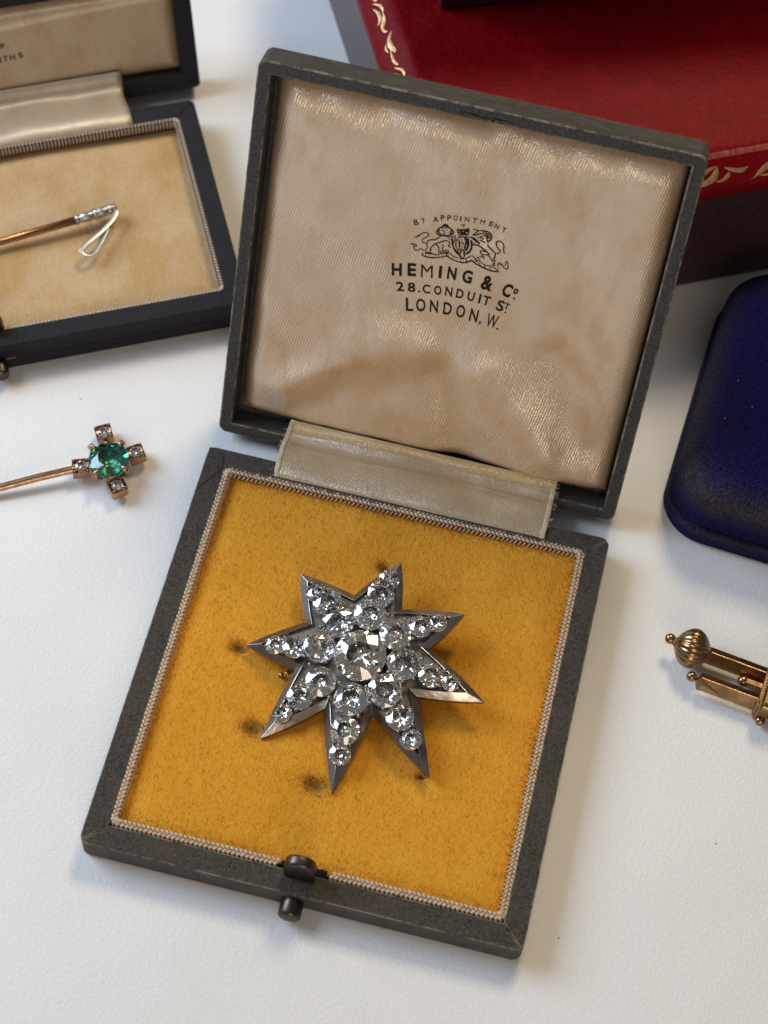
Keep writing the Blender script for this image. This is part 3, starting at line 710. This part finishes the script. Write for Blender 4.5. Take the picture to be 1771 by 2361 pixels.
for i, (x, y, r) in enumerate(gems):
    z = .44 if i == 0 else (.31 if i < 9 else .235 if r > .2 else .19)
    me = stone_meshes[3] if i in (0, 20, 15) else stone_meshes[i % 3]
    o = obj('stone', me, star, (x, y, z), (rnd.uniform(-.16, .16), rnd.uniform(-.16, .16), rnd.uniform(0, 6)))
    q = 1.0 if i == 0 else rnd.uniform(.99, 1.04)
    q *= 1.07 if i < 9 else 1.05
    o.scale = (r * q * rnd.uniform(.97, 1.03), r * q, r * (.80 if i == 0 else rnd.uniform(.72, .84)))
    cl = obj('collet', collet, star, (x, y, z), o.rotation_euler); cl.scale = (r * 1.02, r * 1.02, r * .8)
o = None
# claws: rounded beads pushed over the stones' edges
cm = MB().lathe([(a, b) for a, b in sphere(1, 8, 6)], 'z', seg=8).mesh('claw', [M['silver']], True)
beads = []
ring = gems[1:9]
for k in range(8):
    a = Vector(ring[k][:2]); b = Vector(ring[(k + 1) % 8][:2]); m = (a + b) / 2
    beads += [(m * .84, .43, .048), (m * 1.26, .35, .046)]
for k in range(8):
    g1 = gems[9 + 2 * k]; g2 = gems[10 + 2 * k]
    rg = min(ring, key=lambda q: (q[0] - g1[0]) ** 2 + (q[1] - g1[1]) ** 2)
    def pair(A, B, off, z, s):
        A2, B2 = Vector(A[:2]), Vector(B[:2]); t = (B2 - A2).normalized(); nn = Vector((-t.y, t.x)); m = A2 + t * (A[2] * .98)
        return [(m + nn * off, z + .05, s * 1.2), (m - nn * off, z + .05, s * 1.08)]
    beads += pair(rg, g1, .20, .27, .036) + pair(g1, g2, .15, .22, .033)
    A2, B2 = Vector(g1[:2]), Vector(g2[:2]); t = (B2 - A2).normalized(); nn = Vector((-t.y, t.x)); m = B2 + t * g2[2] * 1.02
    beads += [(m + nn * .05, .19, .032), (m - nn * .06, .185, .028)]
for p, z, s in beads:
    o = obj('claw', cm, star, (p.x, p.y, z)); o.scale = (s, s, s * 1.2)
# pin and hinge behind the star
MB().tube([(-1.45, -.42, -.30), (-.6, -.3, -.30), (1.3, -.1, -.28)], .03, 8).build('pin', M['rose_gold'], star, True)
MB().tube([(-1.42, -.46, -.13), (-1.46, -.45, -.28), (-1.40, -.36, -.34), (-1.32, -.36, -.26)], .045, 8).build('pin_catch', M['rose_gold'], star, True)
MB().box(1.05, 1.35, -.25, .05, -.36, -.12).build('pin_hinge', M['rose_gold'], star)
# ---------------------------------------------------------------- emerald stick pin on the table
ep = empty('stick_pin', (-5.838, 3.467, 0), R(-23), 'gold stick pin with a round green stone and four small clear stones in a cross', 'stick pin')
ang0 = {}
def em_local(x, y):
    d = Vector((x + 5.838, y - 3.467)); c, s = math.cos(R(23)), math.sin(R(23))
    return Vector((d.x * c - d.y * s, d.x * s + d.y * c))
big = brilliant('green_stone', M['emerald'], 21)
o = obj('green_stone', big, ep, (0, 0, .44), (.03, -.04, .3)); o.scale = (.40, .40, .34)
MB().lathe([(.001, .12), (.20, .12), (.30, .22), (.385, .40), (.40, .41), (.37, .40), (.25, .24), (.001, .18)], 'z', (0, 0, 0), 32).build('cup', [M['rose_gold']], ep, True)
small = brilliant('stone', M['diamond'], 31)
for k, (x, y) in enumerate([(-6.137, 4.137), (-5.393, 3.854), (-5.534, 3.018), (-6.359, 3.255)]):
    p = em_local(x, y); a = math.atan2(p.y, p.x) + (.1, -.08, .12, 0)[k]
    mb = MB(); w = .165
    mb.box(-w, w, -w, w, .10, .34)
    b = mb.build('square_mount', [M['rose_gold']], ep, loc=(p.x, p.y, 0), rot=(rnd.uniform(-.08, .08), rnd.uniform(-.08, .08), a))
    me2 = bmesh.new(); me2.from_mesh(b.data)
    top = max(me2.faces, key=lambda q: q.calc_center_median().z)
    r_ = bmesh.ops.inset_region(me2, faces=[top], thickness=.035); bmesh.ops.translate(me2, verts=top.verts, vec=(0, 0, -.11))
    me2.to_mesh(b.data); me2.free(); bevel(b, .022, 2)
    s = obj('stone', small, b, (0, 0, .325), (0, 0, .4)); s.scale = (.125, .125, .11)
    for sx in (-1, 1):
        for sy in (-1, 1):
            MB().lathe([(q, h) for q, h in sphere(.026, 6, 5)], 'z', (sx * .125, sy * .125, .345), 6).build('bead', [M['rose_gold']], b, True)
    mb = MB(); d = p.normalized()
    mb.tube([(p.x * -0 + d.x * .28 - p.x, d.y * .28 - p.y, .2), (d.x * -.12, d.y * -.12, .22)], .05, 8)
    mb.build('link_bar', [M['rose_gold']], ep, loc=(p.x, p.y, 0))
for (x, y) in [(690, 430), (925, 390), (735, 660), (965, 605)]:
    d = Vector((x - 830, -(y - 520) * 1.12)).normalized(); d.rotate(Matrix.Rotation(R(13 + 23), 2))
    c = Vector((d.x, d.y, 0))
    MB().tube([c * .27 + Vector((0, 0, .16)), c * .43 + Vector((0, 0, .34)), c * .46 + Vector((0, 0, .45)), c * .42 + Vector((0, 0, .535)), c * .33 + Vector((0, 0, .555))], [.05, .055, .058, .055, .036], 10).build('prong', [M['rose_gold']], ep, True)
p0 = em_local(-6.495, 3.167); p1 = em_local(-9.4, 1.50); mid = p0.lerp(p1, .5)
MB().tube([(p0.x + .06, p0.y + .03, .26), (p0.x, p0.y, .27), (p0.lerp(p1, .2).x, p0.lerp(p1, .2).y + .01, .25), (mid.x, mid.y + .012, .17), (p1.x, p1.y, .08)], .078, 12).build('pin_shaft', [M['rose_gold']], ep, True)

# ---------------------------------------------------------------- navy case behind, on the left
YN = R(28)
navy = empty('jewellery_case', (-4.141, 7.573, 0), YN, 'open navy leather jewellery case with faded tan velvet, holding the riding crop pin', 'jewellery case')
ND = 5.42; NX0 = -10.2; NH = .80
mb = MB()
for pl in ring_bars(NX0, 0, 0, ND, .40, 0, NH, .14, gap=.004): mb.prism(pl, .34, NH)
nb = mb.build('tray', [M['navy'], M['navy']], navy); bevel(nb, .05, 3, -1, 32)
mb = MB()
for pl in ring_bars(NX0 + .0, 0, 0, ND, .40, 0, NH, .14, gap=.004): mb.prism(pl, 0.0, .33)
nb2 = mb.build('tray_base', [M['navy']], navy); bevel(nb2, .035, 2, -1, 32)
MB().box(NX0 + .05, -.05, .05, ND - .05, .02, .38).build('tray_floor', [M['dark_gap']], navy)
def nz(x, y):
    e = np.minimum.reduce([x - NX0 - .45, -.45 - x, y - .45, ND - .45 - y])
    return .47 + .06 * smoothstep(0, .45, e) + .02 * np.sin(1.5 * x) * np.cos(1.2 * y) - .02 * np.exp(-((y - 2.6) / .5) ** 2)
np_ = grid_surface('velvet_pad', M['tan_velvet'], np.linspace(NX0 + .45, -.45, 80), np.linspace(.45, ND - .45, 44), nz, navy)
items = []
for i, (p, t, nn) in enumerate(rrect(NX0 + .42, -.42, .42, ND - .42, .10, .075)):
    if p.x < -6.2: continue
    T3 = Vector((t.x, t.y, 0)); N3 = Vector((nn.x, nn.y, 0)); P = Vector((p.x, p.y, 0)); Zv = Vector((0, 0, 1))
    items.append((P + N3 * .01 + Zv * (NH - .03), N3 * .8 + T3 * .5, .05, .022))
    items.append((P + N3 * .06 + Zv * (NH - .15), Zv * 1 + N3 * .1, .14, .025))
grains(items, M['cream_ribbed'], 'ribbed_trim', navy)
# lid, leaning back
NA = R(67)
lidn = MB()
for pl in ring_bars(NX0 + .31, .31, 0, 2.85, .37, -.5, 0, .10, gap=.0): lidn.prism(pl, -.52, 0)
lidn.box(NX0 + .4, .25, .06, 2.8, -.54, -.40)
nl = lidn.build('lid', [M['navy']], navy, loc=(0, 6.163, .30), rot=(NA, 0, 0)); bevel(nl, .035, 3, -1, 32)
def nlz(u, v):
    e = np.minimum.reduce([u - NX0 - .66, -.02 - u, v - .37, 2.5 - v])
    return -.36 + .24 * (1 - (1 - np.clip(e / .30, 0, 1)) ** 2) + .02 * np.sin(1.3 * u + v) + .03 * np.exp(-((v - 2.1 - .05 * u) / .1) ** 2)
nlin = grid_surface('satin_lining', M['navy_satin'], np.linspace(NX0 + .66, -.03, 110), np.linspace(.37, 2.5, 40), nlz, navy, (0, 6.163, .30), (NA, 0, 0))
off = .31
print_line([('P', -4.07 + off, 1.53, .085, .13)], nlz, nlin, bold=.02, rots=.05)
print_line([('I', -4.165 + off, 1.235, .03, .125), ('T', -4.055 + off, 1.245, .11, .125), ('H', -3.905 + off, 1.255, .11, .125), ('S', -3.73 + off, 1.265, .10, .13)], nlz, nlin, bold=.02, rots=.05)
prof = [(4.98, .74), (5.05, .80), (5.25, .83), (5.50, .80), (5.75, .70), (5.95, .62), (6.12, .60), (6.26, .64), (6.36, .74), (6.42, .86)]
Q = [Vector((0, a, b)) for a, b in prof]
strip('hinge_ribbon', M['navy_ribbon'], lambda s: -8.6, lambda s: -1.40 + .02 * math.sin(9 * s), 50, .035, navy)
# catch of the navy case (just inside the left edge of the picture)
MB().lathe([(.23, .3), (.23, .80), (.225, .95), (.19, 1.06), (.11, 1.12), (.01, 1.135)], 'z', (-5.12, .52, 0), 24).build('catch', [M['button']], navy, True)
MB().lathe([(.15, .05), (.155, .0), (.155, -.30), (.13, -.36), (.01, -.37)], 'y', (-5.12, -.02, .30), 20).build('push_button', [M['button']], navy, True)
MB().box(-5.5, -4.78, -.012, .02, .335, .375).build('brass_strip', [M['rose_gold']], navy)

# riding crop pin lying on the tan velvet (frame of the navy case)
crop = empty('stick_pin', navy.location + Vector((0, 0, .56)), YN, 'gold and silver riding crop stick pin with looped lash, lying on tan velvet', 'stick pin')
A = Vector((-3.02, 2.80, .20)); Bq = Vector((-7.2, 2.30, .10))
MB().tube([Bq, A.lerp(Bq, .5), A], [.066, .076, .086], 14).build('crop_shaft', [M['rose_gold']], crop, True)
D = (Vector((-2.17, 2.91, .23)) - A); Ln = D.length; D.normalize()
prof = [(.060, -.02), (.105, .0), (.105, .05), (.078, .07), (.078, .10), (.098, .12), (.10, .37), (.08, .39), (.118, .41), (.118, .445), (.09, .46), (.105, .48), (.108, .68), (.09, .70), (.115, .72), (.115, .77), (.085, .79), (.10, .81), (.09, Ln), (.03, Ln + .02)]
hd = MB().lathe(prof, 'x', (0, 0, 0), 18).build('crop_handle', [M['steel']], crop, True, loc=A)
hd.rotation_euler = D.to_track_quat('X', 'Z').to_euler()
lp = [(-2.20, 2.92, .25), (-2.15, 2.84, .27), (-2.19, 2.70, .27), (-2.34, 2.52, .28), (-2.60, 2.30, .29), (-2.86, 2.13, .30), (-3.0, 2.02, .30), (-3.06, 1.93, .29), (-3.03, 1.86, .27), (-2.93, 1.83, .25), (-2.82, 1.86, .24), (-2.72, 1.98, .24), (-2.58, 2.20, .24), (-2.40, 2.48, .25), (-2.22, 2.74, .26)]
P = [Vector(p) for p in lp]
mb = MB(); V = []
for i, p in enumerate(P):
    t = (P[min(i + 1, len(P) - 1)] - P[max(i - 1, 0)]).normalized(); s = t.cross(Vector((0, 0, 1))).normalized()
    for a, b in ((-.062, -.03), (.062, -.015), (.062, .015), (-.062, .0)): V.append(p + s * a + Vector((0, 0, b)))
F = [(i * 4 + k, i * 4 + (k + 1) % 4, (i + 1) * 4 + (k + 1) % 4, (i + 1) * 4 + k) for i in range(len(P) - 1) for k in range(4)] + [(3, 2, 1, 0)]
lo = mb.add(V, F).build('lash_loop', [M['steel']], crop)
sb = lo.modifiers.new('sub', 'SUBSURF'); sb.levels = sb.render_levels = 2
lo.data.shade_smooth()
MB().tube([(-2.66, 2.99, -.05), (-2.62, 2.99, .16)], .045, 8).build('pin_stub', [M['button']], crop, True)

# ---------------------------------------------------------------- red leather box
YR = R(28)
red_m = NT('red_leather'); c = red_m.co()
a = red_m.noise(c, 7, 6, .65, .3); b2 = red_m.noise(c, 34, 3, .6); d2 = red_m.noise(c, 1.1, 5, .65)
col = red_m.ramp(a, [(.3, (.135, .0005, .0022)), (.7, (.20, .001, .004))])
col = red_m.mix(red_m.ramp(d2, [(.52, 0.), (.72, .6)]), col, (.24, .006, .010))
sc = red_m.ramp(red_m.noise(red_m.co(scale=(.5, 2.2, 1)), 3.2, 7, .7, .8), [(.62, 0.), (.72, .5)])
col = red_m.mix(sc, col, (.27, .028, .028))
M['red'] = red_m.set(color=col, rough=red_m.ramp(a, [(.3, .36), (.7, .52)]), spec=.09, normal=red_m.bump(red_m.math('ADD', red_m.math('ADD', a, red_m.math('MULTIPLY', b2, .6)), red_m.math('MULTIPLY', red_m.vor(c, 9), .8)), .36, .03))
M['red_base'] = m_leather('shaded_dark_red_leather', (.022, .001, .0015), (.042, .003, .0035), (.032, .003, .003), streak=(.12, .12, 1), rough=.24)  # shade below the lid's overhang darkened into the base colour; upper box shares it
M['red_base'].node_tree.nodes['Principled BSDF'].inputs['Specular IOR Level'].default_value = .5
M['red_base'].node_tree.nodes['Principled BSDF'].inputs['Coat Weight'].default_value = .12
M['red_worn_glint'] = m_leather('rubbed_red_edge_glint', (.16, .004, .006), (.46, .13, .09), (.24, .012, .014), rough=.34, scale=.5)  # rubbed shoulder leather, with its highlight painted in as paler red
M['gilt'] = m_metal('gilt_tooling', (.60, .40, .21), .42, (.36, .17, .09), .75, 9, .25)
red = empty('leather_box', (-.371, 8.37, 0), YR, 'large red leather box with gold tooled border, behind the open grey case', 'box')
RX1, RY1, RT = 13.0, 11.0, 4.2
mb = MB().box(0, RX1, 0, RY1, 0, 3.45); rb = mb.build('box_base', [M['red_base']], red); bevel(rb, .12, 3)
sec = [(-.02, 3.42), (.30, 3.47), (.36, 3.52), (.36, 3.66), (.32, 3.76), (.20, 3.87), (.0, 4.01), (-.12, 4.11), (-.22, 4.175), (-.36, 4.2)]
# sections: (overhang outward, height)
V = []; KR = 6
def rr(ov):
    pts = []; x0, x1, y0, y1 = -ov * .85, RX1 + ov, -ov, RY1 + ov; r = .45
    for cx, cyy, st in ((x1 - r, y0 + r, -90), (x1 - r, y1 - r, 0), (x0 + r, y1 - r, 90), (x0 + r, y0 + r, 180)):
        for k in range(KR + 1): t = R(st + 90 * k / KR); pts.append((cx + r * math.cos(t), cyy + r * math.sin(t)))
    return pts
nn_ = 4 * (KR + 1)
for ov, z in sec: V += [(x, y, z) for x, y in rr(ov)]
F = [(i * nn_ + k, i * nn_ + (k + 1) % nn_, (i + 1) * nn_ + (k + 1) % nn_, (i + 1) * nn_ + k) for i in range(len(sec) - 1) for k in range(nn_)]
F += [tuple((len(sec) - 1) * nn_ + k for k in range(nn_)), tuple(reversed(range(nn_)))]
rl_ = MB().add(V, F).build('box_lid', [M['red'], M['red_worn_glint']], red, True)
for i, p in enumerate(rl_.data.polygons):
    if len(F[i]) == 4 and (i // nn_) in (7, 8) and p.normal.y < -.2: p.material_index = 1
    if len(F[i]) > 4: p.use_smooth = False
# gold scroll tooling, one pressed motif after another
def ribbon_stroke(mb, P, W, up, lift=.012):
    Q = []
    for i in range(len(P) - 1):
        p0, p1, p2, p3 = P[max(i - 1, 0)], P[i], P[i + 1], P[min(i + 2, len(P) - 1)]
        w0, w1 = W[i], W[i + 1]
        for k in range(4):
            t = k / 4; Q.append((.5 * ((2 * p1) + (p2 - p0) * t + (2 * p0 - 5 * p1 + 4 * p2 - p3) * t * t + (3 * p1 - p0 - 3 * p2 + p3) * t ** 3), w0 + (w1 - w0) * t))
    Q.append((P[-1], W[-1])); n = len(Q); L = []; C = []; Rr = []
    for i, (p, w) in enumerate(Q):
        t = (Q[min(i + 1, n - 1)][0] - Q[max(i - 1, 0)][0]).normalized(); s = Vector((-t.y, t.x))
        L.append((*(p + s * w), 0)); C.append((p.x, p.y, lift)); Rr.append((*(p - s * w), 0))
    mb.add(L + C + Rr, [(i, n + i, n + i + 1, i + 1) for i in range(n - 1)] + [(n + i, 2 * n + i, 2 * n + i + 1, n + i + 1) for i in range(n - 1)])
def scroll_mesh():
    mb = MB(); V2 = lambda *a: [Vector(q) for q in a]
    ribbon_stroke(mb, V2((-.42, .10), (-.30, -.02), (-.12, -.06), (.05, .02), (.16, .12), (.28, .13), (.33, .04), (.27, -.04), (.20, .01)), [.012, .035, .06, .055, .035, .03, .028, .026, .02], None)
    ribbon_stroke(mb, V2((-.30, .14), (-.16, .08), (0, .10), (.10, .20)), [.008, .04, .045, .008], None)
    ribbon_stroke(mb, V2((-.05, -.10), (.10, -.12), (.26, -.12), (.42, -.02), (.50, .08)), [.008, .03, .035, .03, .01], None)
    ribbon_stroke(mb, V2((-.22, -.12), (-.12, -.17), (.0, -.16)), [.006, .028, .006], None)
    return mb.mesh('gold_scroll', [M['gilt']], True)
sm = scroll_mesh()
y = 5.9; k = 0
while y > .3:
    o = obj('gold_scroll', sm, red)
    ex = Vector((.10, -.99, .0)).normalized(); nz_ = Vector((-.42, -.04, .9)).normalized(); ey = nz_.cross(ex).normalized(); nz_ = ex.cross(ey)
    x = -.04 + (5.36 - y) * .0
    o.matrix_local = Matrix(((ex.x, ey.x, nz_.x, .02), (ex.y, ey.y, nz_.y, y), (ex.z, ey.z, nz_.z, 4.02), (0, 0, 0, 1))) @ Matrix.Diagonal((1.05, (1.0, -1.0)[k % 2], 1, 1))
    y -= .86; k += 1
x = .8
def leaf_mesh():
    mb = MB(); V2 = lambda *a: [Vector(q) for q in a]
    ribbon_stroke(mb, V2((-.62, -.17), (-.45, -.10), (-.28, .02), (-.05, .14), (.20, .22)), [.010, .035, .06, .055, .008], None)
    ribbon_stroke(mb, V2((-.38, -.10), (-.15, -.12), (.08, -.04), (.18, .10), (.22, .20)), [.01, .07, .085, .06, .01], None)
    ribbon_stroke(mb, V2((.18, -.08), (.30, -.08), (.42, .0), (.45, .06)), [.01, .035, .05, .01], None)
    ribbon_stroke(mb, V2((.36, .17), (.52, .10), (.70, .06), (.84, .10)), [.01, .04, .05, .01], None)
    return mb.mesh('gold_leaf', [M['gilt']], True)
lm_ = leaf_mesh()
while x < 9:
    o = obj('gold_leaf', lm_, red)
    nz_ = Vector((0, -.75, .66)).normalized(); ex = Vector((1, 0, 0)); ey = nz_.cross(ex)
    o.matrix_local = Matrix(((ex.x, ey.x, nz_.x, x), (ex.y, ey.y, nz_.y, -.175), (ex.z, ey.z, nz_.z, 3.90), (0, 0, 0, 1)))
    x += 1.45
# small dark red box standing on it
rt = empty('leather_box', red.location + Vector((0, 0, 0)), YR, 'dark red box standing on top of the large red leather box', 'box')
o = MB().box(0, 7.5, 0, 5, 0, 2.4).build('box_body', [M['red_base']], rt, loc=(1.09, 4.82, 4.205), rot=(0, 0, R(-5.8))); bevel(o, .08, 3)
o = MB().box(-.1, 7.6, -.1, 5.1, 2.42, 3.2).build('box_lid', [M['red']], rt, loc=(1.09, 4.82, 4.205), rot=(0, 0, R(-5.8))); bevel(o, .12, 3)

# ---------------------------------------------------------------- blue velvet box
bv = NT('blue_velvet'); c = bv.co()
wv = bv.vor(c, 22); n1 = bv.noise(c, 15, 4, .65); n2 = bv.noise(c, .9, 4, .6)
colb = bv.ramp(n1, [(.3, (.0016, .0016, .022)), (.7, (.008, .008, .105))])
colb = bv.mix(bv.ramp(n2, [(.45, 0.), (.7, .5)]), colb, (.006, .005, .03))
at = bv.n('ShaderNodeVertexColor', layer_name='wear')
wf = bv.math('MULTIPLY', at.outputs['Color'], bv.ramp(n1, [(.30, .25), (.62, 1.)]))
chk = bv.n('ShaderNodeTexChecker'); chk.inputs['Scale'].default_value = 26; bv.l(bv.co(), chk.inputs['Vector'])
colb = bv.mix(wf, colb, bv.mix(bv.math('MULTIPLY', chk.outputs['Fac'], .6), (.085, .072, .062), (.025, .022, .024)))
M['blue'] = bv.set(color=colb, rough=.9, spec=.1, sheen=.02, sheen_rough=.4, sheen_tint=(.4, .4, 1), normal=bv.bump(bv.math('ADD', n1, wv), .95, .04))
blue = empty('ring_box', (4.86, 4.98, 0), R(-4.5), 'dark blue velvet box with rounded corners and rubbed grey edges', 'box')
BW, BD = 6.4, 5.85
def dome(sections, seg=10):
    V = []
    for ins, z, r in sections:
        for cx, cyy, st in ((BW - ins - r, ins + r, -90), (BW - ins - r, BD - ins - r, 0), (ins + r, BD - ins - r, 90), (ins + r, ins + r, 180)):
            for k in range(seg + 1):
                t = R(st + 90 * k / seg); V.append((cx + r * math.cos(t), cyy + r * math.sin(t), z))
    m = 4 * (seg + 1)
    F = [(i * m + k, i * m + (k + 1) % m, (i + 1) * m + (k + 1) % m, (i + 1) * m + k) for i in range(len(sections) - 1) for k in range(m)]
    F += [tuple((len(sections) - 1) * m + k for k in range(m)), tuple(reversed(range(m)))]
    return V, F
def wear_attr(o, fn):
    me = o.data; at = me.color_attributes.new('wear', 'FLOAT_COLOR', 'POINT')
    for i, v in enumerate(me.vertices):
        w = fn(v.co); at.data[i].color = (w, w, w, 1)
V, F = dome([(.06, 0, .85), (-.03, .05, .92), (-.06, .12, .95), (-.06, .36, .95), (-.03, .44, .93), (.05, .475, .88), (.30, .48, .7)])
o = MB().add(V, F).build('box_base', [M['blue']], blue, True); wear_attr(o, lambda v: .8 * math.exp(-((v.z - .42) / .06) ** 2))
V, F = dome([(.35, .54, .7), (.12, .55, .8), (.03, .585, .88), (.0, .65, .92), (0, .85, .95), (.01, 1.2, .98), (.05, 1.42, 1.0), (.14, 1.60, 1.03), (.28, 1.76, 1.05), (.50, 1.92, 1.05), (.85, 2.08, 1.05), (1.3, 2.2, 1.0), (1.9, 2.28, .8), (2.5, 2.31, .25)])
o = MB().add(V, F).build('box_lid', [M['blue']], blue, True)
def w_(v): return max(0, 1.0 * math.exp(-((v.z - 1.45) / .30) ** 2) * (1 if v.y < 1.4 else .5), .35 * math.exp(-((v.z - .60) / .03) ** 2))
sb = o.modifiers.new('sub', 'SUBSURF'); sb.levels = sb.render_levels = 2
wear_attr(o, w_)
mb = MB()
for k in range(14):
    x, y = rnd.uniform(.5, 4.0), rnd.uniform(.3, 4.5); e = min(x, y, BD - y)
    z = float(np.interp(e, [.05, .14, .28, .5, .85, 1.3, 1.9, 2.6], [1.42, 1.6, 1.76, 1.92, 2.08, 2.2, 2.28, 2.31])) - .02
    t = rnd.uniform(0, 6.28); l = rnd.choice((.006, .01, .02))
    mb.tube([(x, y, z + .015), (x + l * math.cos(t), y + l * math.sin(t), z + .04), (x + 2 * l * math.cos(t + .5), y + 2 * l * math.sin(t + .5), z + .03)], .006, 4)
lint = mb.build('lint', [M['cream_ribbed']], blue); lint['kind'] = 'stuff'

# ---------------------------------------------------------------- gold pencil-like bar brooch at the right edge
gold = empty('bar_brooch', (5.933, 2.40, 0), R(-8), 'antique gold bar brooch with fluted ball end, at the right edge', 'brooch')
G = [M['old_gold']]
MB().lathe(sphere(.105, 16, 10), 'x', (-.44, .03, .42), 16).build('knob', G, gold, True)
prof = [(.045, -.40), (.07, -.36)] + [(.36 * math.sin(math.pi * t) ** .62 + .02, -.345 + .70 * t) for t in np.linspace(.03, .97, 20)] + [(.10, .37)]
MB().lathe(prof, 'x', (0, 0, .42), 120, wave=lambda w: 1 + .055 * (abs(math.sin(w * 10)) - .6)).build('fluted_ball', G, gold, True)
for y0, x0, x1 in ((.04, .28, 1.50), (-.535, .34, 1.50)):
    o = MB().box(x0, x1, -.085, .085, -.15, .15).build('rail', G, gold, loc=(0, y0, .31), rot=(R(-27), 0, 0)); bevel(o, .014, 2)
    if y0 < 0:
        q = MB().add([(x0 - .012, -.10, .142), (x0 - .012, -.10, -.148), (x0 + .44, -.092, -.09), (x0 + .05, -.14, .04), (x0 - .012, .07, .142), (x0 - .012, .07, -.148), (x0 - .09, -.02, .0)], [(0, 1, 3), (1, 2, 3), (2, 0, 3), (1, 0, 6), (0, 4, 6), (4, 5, 6), (5, 1, 6), (0, 2, 4), (1, 5, 2)]).build('chevron_end', G, o)
        MB().lathe(sphere(.10, 14, 8), 'x', (x0 - .17, y0 + .02, .33), 14).build('knob', G, gold, True)
MB().lathe(sphere(.115, 14, 8), 'x', (1.10, -.20, .27), 14).build('knob', G, gold, True)
o = MB().box(1.14, 1.5, -.26, -.14, .16, .36).build('rail', G, gold); bevel(o, .015, 2)
def plate(x0, x1, ya, yb, z0, z1, name, r=.12):
    pts = []
    for cx, cyy, st in ((yb - r, z1 - r, 0), (ya + r, z1 - r, 90), (ya + r, z0 + r, 180), (yb - r, z0 + r, 270)):
        for k in range(6): t = R(st + 18 * k); pts.append((cx + r * math.cos(t), cyy + r * math.sin(t)))
    n = len(pts); V = [(x0, a, b) for a, b in pts] + [(x1, a, b) for a, b in pts]
    F = [tuple(range(n)), tuple(reversed(range(n, 2 * n)))] + [(n + i, n + (i + 1) % n, (i + 1) % n, i) for i in range(n)]
    o = MB().add(V, F).build(name, G, gold); bevel(o, .02, 2); return pts
pts = plate(1.55, 1.72, -.78, .30, .03, .66, 'collar')
plate(1.44, 1.56, -.74, .26, .05, .62, 'collar')
bm_ = MB().lathe(sphere(1, 8, 6), 'z', seg=8).mesh('bead', G, True)
L = [Vector((0, a, b)) for a, b in pts]; per = []
for i in range(len(L)):
    a, b = L[i], L[(i + 1) % len(L)]; m = max(1, round((b - a).length / .062))
    per += [a.lerp(b, k / m) for k in range(m)]
for p in per:
    o = obj('bead', bm_, gold, (1.52, (p.y + .24) * .985 - .24, (p.z - .345) * .985 + .345)); o.scale = (.036, .036, .036)
MB().lathe(sphere(.10, 14, 8), 'z', (1.63, -.80, .16), 14).build('knob', G, gold, True)
mb = MB(); hel = []
for k in range(60):
    t = k / 60; hel.append((1.80 + .035 * math.cos(t * 75), -.66 + .9 * t, .62 + .05 * math.sin(t * 75)))
mb.tube(hel, .035, 8).build('twisted_wire', [M['rose_gold']], gold, True)
plate(1.72, 3.4, -.70, .22, .05, .58, 'bar_body')
o = plate(1.90, 2.05, -.80, .30, .03, .66, 'collar')

# specks on the table
mb = MB()
for x, y in ((7.05, -1.15), (-6.9, 4.9), (4.6, -3.6)):
    t = rnd.uniform(0, 6); mb.tube([(x, y, .004), (x + .02 * math.cos(t), y + .02 * math.sin(t), .008), (x + .035 * math.cos(t + .6), y + .035 * math.sin(t + .6), .004)], .005, 4)
lt = mb.build('lint', [M['dark_gap']]); tag(lt, 'tiny dark specks of lint scattered over the white table', 'lint', kind='stuff')
